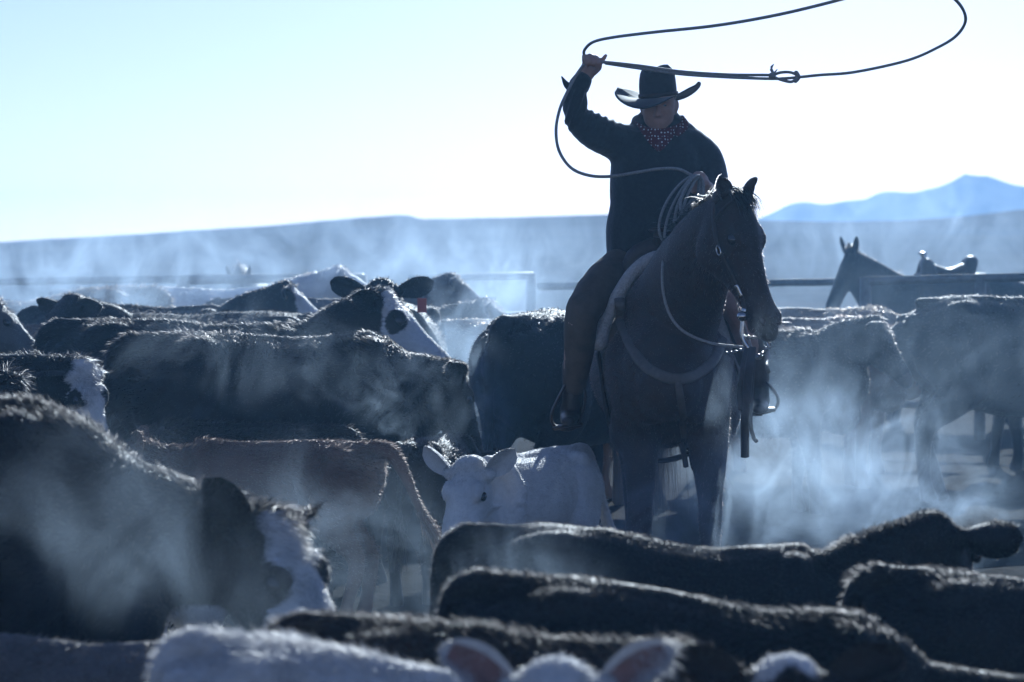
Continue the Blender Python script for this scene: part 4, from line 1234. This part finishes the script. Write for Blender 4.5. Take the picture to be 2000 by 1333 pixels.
jk.append(tube([R(1246, 292, 0.04), R(1205, 278, 0.02), R(1165, 258, -0.02), R(1129, 234, -0.06), R(1123, 214, -0.075), R(1126, 190, -0.09), R(1133, 164, -0.115)],
               [0.105, 0.088, 0.078, 0.067, 0.058, 0.052, 0.045], m=34, n=18))
jk.append(tube([R(1340, 290, 0.05), R(1368, 312, 0.04), R(1384, 350, 0.0), R(1392, 384, -0.09), R(1388, 384, -0.20), R(1384, 374, -0.29)], [0.10, 0.088, 0.074, 0.062, 0.054, 0.046], m=30, n=18))
V, F = skin(jk, 0.011, 4)
N = vert_normals(V, F)
arm = np.clip((R(1222, 0, 0)[0] - V[:, 0]) / 0.06, 0, 1)
wr = vnoise(V * np.array([1, 1, 1.3]), 14, 61)[:, 0] * 0.007 + vnoise(V * np.array([1.4, 1, 0.5]), 8, 67)[:, 1] * 0.010 + vnoise(V, 34, 62)[:, 1] * 0.0035
ax = V @ norm([-0.85, 0, 0.35])
wr += arm * np.sin(ax * 190 + vnoise(V, 9, 66)[:, 2] * 2.0) * 0.0048 * np.clip((V[:, 2] - R(0, 268)[2]) / 0.05, 0, 1)
V = V + N * wr[:, None]
jacket = obj("jacket", new_mesh("jacket", V - PB, F), M_JACKET, person)
build("cuff", [tube([R(1131, 168, -0.11), R(1137, 158, -0.12)], [0.047, 0.043], m=5, n=18)], M_JACKET, person, origin=PB)
build("cuff_strap", [tube([R(1116, 172, -0.11), R(1106, 165, -0.11), R(1097, 150, -0.11)], [0.022, 0.014, 0.003], [0.006, 0.005, 0.002], up=(0, -1, 0), m=10)], M_JACKET, person, origin=PB)
# bandana: a fold round the neck and the hanging point
def bib():
    V, F = [], []
    nu, nv = 12, 13
    for j in range(nv):
        t = j / (nv - 1)
        y = 252 + 44 * t
        w = 47 * (1 - t) ** 0.8 + 3
        for i in range(nu):
            s = -1 + 2 * i / (nu - 1)
            px = 1287 + s * w + 5 * t * 0
            dy = -0.075 - 0.045 * t + 0.085 * s * s * (1 - t) + 0.006 * math.sin(s * 9 + t * 4)
            V.append(R(px, y - 18 * s * s * (1 - t), dy))
    k = len(V)
    V = np.array(V)
    V = np.vstack([V, V + np.array([0, 0.007, 0])])
    for j in range(nv - 1):
        for i in range(nu - 1):
            a = j * nu + i
            F += [(a, a + nu, a + nu + 1, a + 1), (k + a, k + a + 1, k + a + nu + 1, k + a + nu)]
    rim = [i for i in range(nu)] + [j * nu + nu - 1 for j in range(1, nv)] + [(nv - 1) * nu + i for i in range(nu - 2, -1, -1)] + [j * nu for j in range(nv - 2, 0, -1)]
    for a, b in zip(rim, rim[1:] + rim[:1]):
        F.append((a, b, k + b, k + a))
    return V, F
build("bandana", [bib(), tube([R(1330, 230, 0.05), R(1336, 246, -0.01), R(1322, 262, -0.06)], [0.016, 0.020, 0.014], [0.010] * 3, up=(0, -1, 0), m=12)], M_BAND, person, origin=PB)

# hat
def hat():
    c = R(1286, 190, 0.02)
    yaw, ptch, rl = math.radians(-24), math.radians(7), math.radians(-2)
    Mx = np.array(Matrix.Rotation(yaw, 3, 'Z') @ Matrix.Rotation(rl, 3, 'Y') @ Matrix.Rotation(ptch, 3, 'X'))
    V, F = [], []
    n = 48
    def brim(q, t):
        """q angle, t 0 at the crown, 1 at the edge; x right, y away"""
        rx, ry = 0.084 + (0.190 - 0.084) * t, 0.102 + (0.208 - 0.102) * t
        x, y = rx * math.cos(q), ry * math.sin(q)
        side = abs(math.cos(q)) ** 1.6
        z = (0.056 * side * t ** 1.5) - 0.026 * abs(math.sin(q)) ** 2 * t ** 1.3 - (0.010 * t if math.sin(q) < 0 else 0)
        return np.array([x, y, z])
    rows = 9
    for lay in (0, 1):
        for j in range(rows):
            t = j / (rows - 1)
            for i in range(n):
                p = brim(2 * math.pi * i / n, t)
                p[2] -= lay * 0.0045
                V.append(p)
    o = rows * n
    for j in range(rows - 1):
        for i in range(n):
            k = (i + 1) % n
            a, b, d, e = j * n + i, j * n + k, (j + 1) * n + k, (j + 1) * n + i
            F += [(a, e, d, b), (o + a, o + b, o + d, o + e)]
    for i in range(n):
        k = (i + 1) % n
        F.append(((rows - 1) * n + i, o + (rows - 1) * n + i, o + (rows - 1) * n + k, (rows - 1) * n + k))
    Vb = np.array(V) @ Mx.T + c
    bm_ = (Vb, F)
    # crown with the cattleman crease and two side dents
    V, F = [], []
    H = 0.138
    prof = [(0, 1.0), (0.05, 0.99), (0.2, 0.98), (0.4, 0.97), (0.6, 0.955), (0.78, 0.92), (0.90, 0.83), (0.97, 0.66), (1.0, 0.46), (1.0, 0.22), (1.0, 0.03)]
    for h, s in prof:
        for i in range(n):
            q = 2 * math.pi * i / n
            x, y = 0.083 * s * math.cos(q), 0.101 * s * math.sin(q)
            z = h * H
            d = max(0, h - 0.45)
            x -= math.copysign(1, x) * 0.020 * d * max(0, -math.sin(q)) * abs(math.cos(q)) * 2          # front pinches
            z -= 0.026 * math.exp(-(x / 0.014) ** 2) * max(0, h - 0.8) / 0.2                                # centre crease
            z -= 0.018 * max(0, y / 0.1) * h
            z += 0.006 * (1 if h > 0.9 else 0) * abs(x) / 0.05
            V.append((x, y, z))
    for j in range(len(prof) - 1):
        for i in range(n):
            k = (i + 1) % n
            F.append((j * n + i, j * n + k, (j + 1) * n + k, (j + 1) * n + i))
    F.append(tuple(range((len(prof) - 1) * n, len(prof) * n)))
    Vc = np.array(V) @ Mx.T + c
    band = []
    for i in range(n + 1):
        q = 2 * math.pi * i / n
        band.append(np.array([0.0845 * math.cos(q), 0.1025 * math.sin(q), 0.012]) @ Mx.T + c)
    root = build("hat", [bm_], M_HAT, person, origin=PB)
    build("crown", [(Vc, F)], M_HAT, root, origin=PB)
    build("hatband", [tube(band, 0.0025, 0.010, m=96, n=6, caps=False)], M_LEATHER, root, origin=PB)
    return root
hat()

# chaps and boots
ch = []
ch.append(tube([R(1240, 510, 0.06), R(1192, 545, -0.08), R(1150, 590, -0.22), R(1136, 622, -0.27), R(1131, 680, -0.22), R(1122, 752, -0.15)], [0.105, 0.095, 0.085, 0.078, 0.068, 0.052], m=34, n=18))
ch.append(tube([R(1335, 510, 0.06), R(1388, 545, -0.06), R(1432, 592, -0.18), R(1446, 622, -0.22), R(1462, 680, -0.2), R(1480, 738, -0.15)], [0.105, 0.095, 0.085, 0.078, 0.066, 0.052], m=34, n=18))
ch.append(tube([R(1275, 505, 0.08), R(1275, 535, 0.08)], [0.16, 0.14], [0.11, 0.09], up=(0, -1, 0)))
V, F = skin(ch, 0.013, 4)
N = vert_normals(V, F)
V = V + N * (vnoise(V, 12, 71)[:, 0] * 0.006 + vnoise(V, 30, 72)[:, 1] * 0.002)[:, None]
obj("chaps", new_mesh("chaps", V - PB, F), M_CHAPS, person)
for s, (ax_, ay) in ((-1, (1118, 755)), (1, (1482, 732))):
    foot = [tube([R(ax_, ay - 40, -0.14), R(ax_, ay + 20, -0.13), R(ax_ - (0 if s > 0 else 4), ay + 52, -0.10)], [0.048, 0.045, 0.05], m=10),
            tube([R(ax_ - (0 if s > 0 else 4), ay + 58, -0.04), R(ax_ - (0 if s > 0 else 6), ay + 62, -0.16), R(ax_ - (0 if s > 0 else 8), ay + 68, -0.28)], [0.036, 0.044, 0.030], [0.032, 0.030, 0.022], up=(0, 0, 1), m=12),
            box(R(ax_ - 4, ay + 72, -0.04), (0.026, 0.026, 0.02))]
    V, F = skin(foot, 0.009, 3)
    obj("boot", new_mesh("boot", V - PB, F), M_BOOT, person)

# ------------------------------------------------------------------ the rope
rp0 = R(1160, 120, -0.2)
rope = bpy.data.objects.new("lasso", None)
rope.location = tuple(rp0)
COL.objects.link(rope)
tag(rope, "swinging rope loop with a honda, its coils held in the rider's left hand", "rope")
def run(name, pts, r=0.0068, m=120):
    P = [R(*p) for p in pts]
    return build(name, [tube(P, r, m=m, n=8)], M_ROPE, rope, origin=rp0)
run("loop", [(1170, 121, -0.19), (1150, 122, -0.18), (1141, 108, -0.17), (1143, 96, -0.22), (1160, 82, -0.34), (1200, 73, -0.50), (1280, 63, -0.72), (1400, 50, -0.98), (1520, 29, -1.2), (1640, 0, -1.38), (1740, -28, -1.36), (1815, -26, -1.1),
             (1866, 0, -0.75), (1886, 36, -0.42), (1870, 68, -0.18), (1832, 93, 0.0), (1770, 119, 0.12), (1670, 141, 0.16), (1600, 147, 0.12), (1540, 153, 0.06), (1500, 154, 0.02), (1420, 151, -0.06), (1330, 145, -0.12), (1250, 134, -0.17), (1183, 124, -0.19)], m=260)
run("honda_line", [(1170, 123, -0.20), (1183, 122, -0.20), (1250, 129, -0.17), (1330, 140, -0.12), (1420, 146, -0.05), (1505, 147, 0.02)], m=60)
run("honda", [(1508, 148, 0.02), (1525, 142, 0.04), (1545, 142, 0.06), (1558, 150, 0.07), (1546, 160, 0.06), (1525, 156, 0.04), (1508, 149, 0.02)], m=50)
build("knot", [ball(R(1508, 148, 0.02), (0.017, 0.014, 0.014)), tube([R(1555, 143, 0.07), R(1559, 151, 0.07), R(1554, 158, 0.07)], 0.011, m=8),
               tube([R(1510, 143, 0.02), R(1506, 134, 0.02), R(1511, 126, 0.02)], [0.006, 0.007, 0.002], m=8), tube([R(1512, 143, 0.02), R(1518, 136, 0.02)], [0.005, 0.002], m=5)], M_ROPE, rope, origin=rp0)
run("slack_line", [(1139, 128, -0.20), (1124, 150, -0.20), (1108, 180, -0.22), (1093, 215, -0.26), (1086, 255, -0.30), (1092, 295, -0.34), (1115, 328, -0.38), (1150, 343, -0.40), (1192, 345, -0.42), (1245, 337, -0.46), (1290, 330, -0.48), (1325, 331, -0.47), (1352, 343, -0.45)], m=140)
for k, (x0, y0, x1, y1, w) in enumerate(((1360, 345, 1300, 474, 34), (1362, 343, 1306, 478, 24), (1363, 345, 1320, 455, 16), (1364, 344, 1326, 448, 20), (1366, 346, 1334, 440, 12), (1366, 344, 1340, 425, 22))):
    c0, c1 = R(x0, y0, -0.455 - 0.008 * k), R(x1, y1, -0.50 - 0.012 * k)
    ctr, d = (c0 + c1) / 2, (c1 - c0) / 2
    sd = norm(np.cross(d, [0, -1, 0])) * (w / 440.0)
    P = [ctr - d * math.cos(q) + sd * math.sin(q) * (0.65 + 0.35 * math.sin(q / 2)) + np.array([0, -0.02 * math.sin(q), 0]) for q in np.linspace(0, 2 * math.pi, 26)]
    build("coil", [tube(P, 0.0062, m=80, n=8, caps=False)], M_ROPE, rope, origin=rp0)

# ------------------------------------------------------------------ horses beyond the fence
def far_horse(label, px, Y, heading, poll, pitch, coat_key, yaw=0):
    P = []
    secs = [(-0.82, 1.38, 1.05, 0.14), (-0.70, 1.46, 0.98, 0.24), (-0.45, 1.50, 0.86, 0.29), (0, 1.42, 0.78, 0.31), (0.4, 1.47, 0.78, 0.27), (0.62, 1.44, 0.80, 0.23), (0.78, 1.30, 0.92, 0.14)]
    P.append(tube([(x, 0, (t + b) / 2) for x, t, b, w in secs], [q[3] for q in secs], [(q[1] - q[2]) / 2 for q in secs], n=18, m=28))
    th = math.radians(pitch)
    ps = math.radians(yaw)
    f = np.array([math.cos(th) * math.cos(ps), math.cos(th) * math.sin(ps), -math.sin(th)])
    u = np.array([math.sin(th) * math.cos(ps), math.sin(th) * math.sin(ps), math.cos(th)])
    l = np.cross(u, f)
    poll = np.array(poll, float)
    hp = lambda t, a, b: poll + f * t + l * a + u * b
    P.append(tube([(0.52, 0, 1.20), (0.70, 0, 1.33), (0.86, 0, poll[2] - 0.25), hp(0.05, 0, -0.1)], [0.16, 0.13, 0.10, 0.075], [0.30, 0.27, 0.21, 0.125], n=16, m=20))
    HT = [0.0, 0.08, 0.18, 0.30, 0.44, 0.55, 0.62]
    P.append(ball(hp(0.17, 0, -0.2), (0.11, 0.08, 0.11), f, l))
    P.append(tube([hp(t, 0, -b) for t, b in zip(HT, [0.09, 0.13, 0.145, 0.11, 0.095, 0.09, 0.07])], [0.075, 0.095, 0.1, 0.08, 0.06, 0.06, 0.05], [0.09, 0.13, 0.145, 0.11, 0.095, 0.09, 0.07], up=u, n=14, m=20))
    for s in (-1, 1):
        P.append(tube([(0.55, s * 0.16, 1.0), (0.52, s * 0.15, 0.55), (0.52, s * 0.15, 0.2), (0.56, s * 0.15, 0.0)], [0.11, 0.06, 0.045, 0.06], n=10, up=(1, 0, 0)))
        P.append(tube([(-0.55, s * 0.16, 1.15), (-0.5, s * 0.17, 0.8), (-0.7, s * 0.15, 0.52), (-0.64, s * 0.15, 0.2), (-0.6, s * 0.15, 0.0)], [0.16, 0.12, 0.06, 0.045, 0.06], n=10, up=(1, 0, 0)))
    V, F = skin(P, 0.026, 4)
    for s in (-1, 1):
        v, q = leaf(hp(0.0, s * 0.075, -0.06), np.array([0, 0, 1.0]) + l * s * 0.32 + u * 0.15, f * 0.4 + l * s * 0.6 + u * 0.3, 0.19, 0.034, 0.8, 0.014, prof=lambda t: (0.62 + 1.1 * t) * (1 - t ** 2.0) ** 0.75)
        o = len(V)
        V = np.vstack([V, v])
        F += [tuple(i + o for i in a) for a in q]
    cm, fm = COATS[coat_key]
    o = obj("horse", new_mesh("horse", V, F), cm)
    o.location = ((px - 1000) / FPX * Y, Y, -0.01)
    o.rotation_euler = (0, 0, math.radians(heading))
    tag(o, label, "horse")
    r = np.random.default_rng(int(px))
    n = 900
    C = catmull([hp(-0.02, 0, -0.02), (poll[0] * 0.6 + 0.36, 0, poll[2] * 0.6 + 0.71), (0.72, 0, 1.52), (0.52, 0, 1.47)], 40)
    ii = r.integers(0, 40, n)
    obj("mane", strands_mesh("mane", C[ii] + r.normal(0, 0.012, (n, 3)), np.tile(np.array([-0.2, 0.2, 0.8]), (n, 1)) + r.normal(0, 0.35, (n, 3)), r.uniform(0.06, 0.16, n), 0.005, 5, 2.5, 0.2), fm, o, kind="stuff")
    tr = np.array([-0.86, 0, 1.32])
    obj("tail", strands_mesh("tail", tr + r.normal(0, 0.03, (n, 3)), np.tile(np.array([-0.4, 0, -0.5]), (n, 1)) + r.normal(0, 0.1, (n, 3)), r.uniform(0.6, 0.95, n), 0.006, 7, 2.0, 0.2), fm, o, kind="stuff")
    obj("fur", fur_mesh("fur", V, F, 7000, 0.014, 0.004, lambda C_, N_: 0.2 + np.clip(N_[:, 2], 0, 1), None, 0.4, None, 0.3), fm, o, kind="stuff")
    return o
fh = far_horse("saddled grey-brown horse standing in the haze behind the fence, head lowered", 1850, 25.0, 180, (1.05, 0.02, 1.745), 64, "dark", 32)
far_horse("horse with pricked ears facing the camera beyond the cattle", 490, 27.5, 268, (0.98, 0, 1.45), 60, "dark")
fs = bpy.data.objects.new("saddle", None)
fs.location = (fh.location[0] + 0.03, fh.location[1], 1.37)
fs.rotation_euler = (0, 0, math.radians(180))
COL.objects.link(fs)
tag(fs, "empty saddle with shining horn on the hazy horse behind the fence", "saddle")
build("skirt", [arch([(0.36, s * 0.33, z) for s, z in ((-1, -0.3), (-0.9, -0.08), (-0.5, 0.07), (0, 0.12), (0.5, 0.07), (0.9, -0.08), (1, -0.3))], (-1, 0, 0), 0.72, 0.02)], M_LEATHER, fs)
build("fork", [tube([(0.24, -0.15, 0.08), (0.25, -0.1, 0.2), (0.26, 0, 0.24), (0.25, 0.1, 0.2), (0.24, 0.15, 0.08)], [0.10, 0.075, 0.06, 0.075, 0.10], m=16)], M_LEATHER, fs)
build("horn", [tube([(0.25, 0, 0.24), (0.28, 0, 0.33)], 0.028), ball((0.285, 0, 0.34), (0.05, 0.05, 0.016))], M_STEEL, fs)
build("seat", [tube([(0.20, 0, 0.17), (0.02, 0, 0.13), (-0.16, 0, 0.18)], [0.15, 0.17, 0.18], [0.07, 0.06, 0.07])], M_LEATHER, fs)
build("cantle", [tube([(-0.14, -0.19, 0.06), (-0.19, -0.12, 0.22), (-0.21, 0, 0.27), (-0.19, 0.12, 0.22), (-0.14, 0.19, 0.06)], 0.07, 0.05, m=18)], M_LEATHER, fs)
build("silver_plate", [box((-0.225, 0, 0.27), (0.012, 0.06, 0.02))], M_STEEL, fs, smooth=False)
for s in (-1, 1):
    build("stirrup", [tube([(0.05 + 0.07 * math.cos(a), s * 0.36, -0.52 + 0.085 * math.sin(a)) for a in np.linspace(0, 6.3, 14)], 0.010, 0.025, up=(0, 1, 0), m=28, caps=False)], M_STEEL, fs)
    build("fender", [tube([(0.05, s * 0.34, -0.2), (0.05, s * 0.37, -0.44)], 0.07, 0.012, up=(0, 1, 0))], M_LEATHER, fs)

# ------------------------------------------------------------------ air: haze over the whole place, dust and breath among the herd, a glare-like veil round the rider
def haze_box(name, lo, hi, density, color, g):
    m, nt, out = nodes_of(name)
    v = nt.nodes.new("ShaderNodeVolumePrincipled")
    v.inputs["Color"].default_value = (*color, 1)
    v.inputs["Density"].default_value = density
    v.inputs["Anisotropy"].default_value = g
    link(nt, v.outputs[0], out.inputs["Volume"])
    m.cycles.homogeneous_volume = True
    c, h = (np.array(lo) + np.array(hi)) / 2, (np.array(hi) - np.array(lo)) / 2
    o = build(name, [box((0, 0, 0), h)], m, loc=tuple(c), smooth=False, kind="stuff")
    return o
haze_box("haze", (-6000, -60, -6), (6000, 5000, 150), 0.00013, (0.27, 0.56, 1.0), 0.4)
haze_box("corral_dust_veil", (-40, -4.0, -0.4), (40, 17, 4.6), 0.0018, (0.28, 0.60, 1.0), 0.45)  # near dust, thickened to lift the rider's shadows like veiling lens glare
haze_box("corral_dust_veil", (-38, 12.9, -0.35), (38, 58, 2.4), 0.0022, (0.34, 0.62, 1.0), 0.45)

def puff(px, py, Y, r, density, nscale=2.2, thr=0.44, seed=0, g=0.55, name="dust_cloud"):
    m, nt, out = nodes_of("dust_air")
    tc = nt.nodes.new("ShaderNodeTexCoord")
    mp = nt.nodes.new("ShaderNodeMapping")
    mp.inputs["Scale"].default_value = tuple(1.0 / x for x in r)
    link(nt, tc.outputs["Object"], mp.inputs[0])
    ln = nt.nodes.new("ShaderNodeVectorMath")
    ln.operation = 'LENGTH'
    link(nt, mp.outputs[0], ln.inputs[0])
    fall = nt.nodes.new("ShaderNodeMapRange")
    fall.interpolation_type = 'SMOOTHSTEP'
    fall.inputs[1].default_value = 1.0
    fall.inputs[2].default_value = 0.3
    link(nt, ln.outputs["Value"], fall.inputs[0])
    mp2 = nt.nodes.new("ShaderNodeMapping")
    mp2.inputs["Location"].default_value = (seed * 3.7, seed * 1.3, seed * 2.1)
    mp2.inputs["Scale"].default_value = (1.0, 0.7, 0.72)
    link(nt, tc.outputs["Object"], mp2.inputs[0])
    nz = nt.nodes.new("ShaderNodeTexNoise")
    nz.inputs["Scale"].default_value = nscale
    nz.inputs["Detail"].default_value = 7.0
    nz.inputs["Roughness"].default_value = 0.68
    nz.inputs["Distortion"].default_value = 1.7
    link(nt, mp2.outputs[0], nz.inputs["Vector"])
    mr = nt.nodes.new("ShaderNodeMapRange")
    mr.inputs[1].default_value = thr - 0.02
    mr.inputs[2].default_value = thr + 0.22
    link(nt, nz.outputs[0], mr.inputs[0])
    mul = nt.nodes.new("ShaderNodeMath")
    mul.operation = 'MULTIPLY'
    link(nt, fall.outputs[0], mul.inputs[0])
    link(nt, mr.outputs[0], mul.inputs[1])
    mul2 = nt.nodes.new("ShaderNodeMath")
    mul2.operation = 'MULTIPLY'
    link(nt, mul.outputs[0], mul2.inputs[0])
    mul2.inputs[1].default_value = density * 1.15
    v = nt.nodes.new("ShaderNodeVolumePrincipled")
    v.inputs["Color"].default_value = (0.66, 0.82, 1.0, 1)
    v.inputs["Anisotropy"].default_value = g
    link(nt, mul2.outputs[0], v.inputs["Density"])
    link(nt, v.outputs[0], out.inputs["Volume"])
    m.cycles.volume_step_rate = 0.45
    c = at(px, py, Y)
    return build(name, [ball((0, 0, 0), r, n=16, k=10)], m, loc=tuple(c), kind="stuff")

PUFFS = [
    # px, py, Y, (rx, ry, rz), density, noise scale, threshold
    (60, 570, 18.0, (1.9, 1.0, 0.75), 0.85, 2.0, 0.46),
    (560, 505, 21.0, (3.4, 1.2, 0.95), 0.42, 1.7, 0.47),
    (1000, 545, 20.0, (2.0, 1.0, 0.75), 0.40, 2.0, 0.46),
    (940, 700, 14.6, (0.60, 0.5, 0.90), 0.9, 3.0, 0.44),
    (930, 830, 12.9, (0.36, 0.3, 0.55), 1.3, 3.6, 0.44),
    (1700, 740, 14.3, (1.5, 0.5, 0.95), 0.20, 2.4, 0.46),
    (1605, 890, 12.3, (1.05, 0.45, 0.48), 1.35, 2.9, 0.46),
    (1800, 1010, 8.6, (0.55, 0.4, 0.30), 1.7, 4.0, 0.46),
    (1900, 740, 15.2, (1.2, 0.5, 0.8), 0.20, 2.4, 0.48),
    (230, 1070, 5.75, (0.46, 0.2, 0.40), 0.75, 3.2, 0.44),
    (400, 1200, 5.7, (0.42, 0.2, 0.26), 0.4, 3.2, 0.44),
    (620, 1080, 8.6, (0.65, 0.35, 0.50), 0.6, 3.0, 0.45),
    (770, 790, 11.5, (0.5, 0.2, 0.34), 1.1, 4.6, 0.50),
    (480, 730, 11.5, (1.0, 0.25, 0.45), 0.5, 3.4, 0.49),
    (1360, 1000, 9.4, (0.75, 0.4, 0.42), 0.75, 3.0, 0.44),
    (1460, 770, 9.0, (0.36, 0.25, 0.42), 0.5, 3.2, 0.44),
    (1000, 1150, 5.95, (0.32, 0.2, 0.20), 0.8, 4.4, 0.45),
    (1750, 470, 28.5, (3.0, 1.2, 1.2), 0.24, 1.6, 0.46),
    (1560, 985, 10.6, (1.0, 0.5, 0.38), 0.6, 2.8, 0.46),
    (1150, 1180, 8.0, (0.9, 0.4, 0.3), 0.5, 3.0, 0.46),
]
for k, (px, py, Y, r_, d_, ns, th_) in enumerate(PUFFS):
    puff(px, py, Y, r_, d_, ns, th_, seed=k)
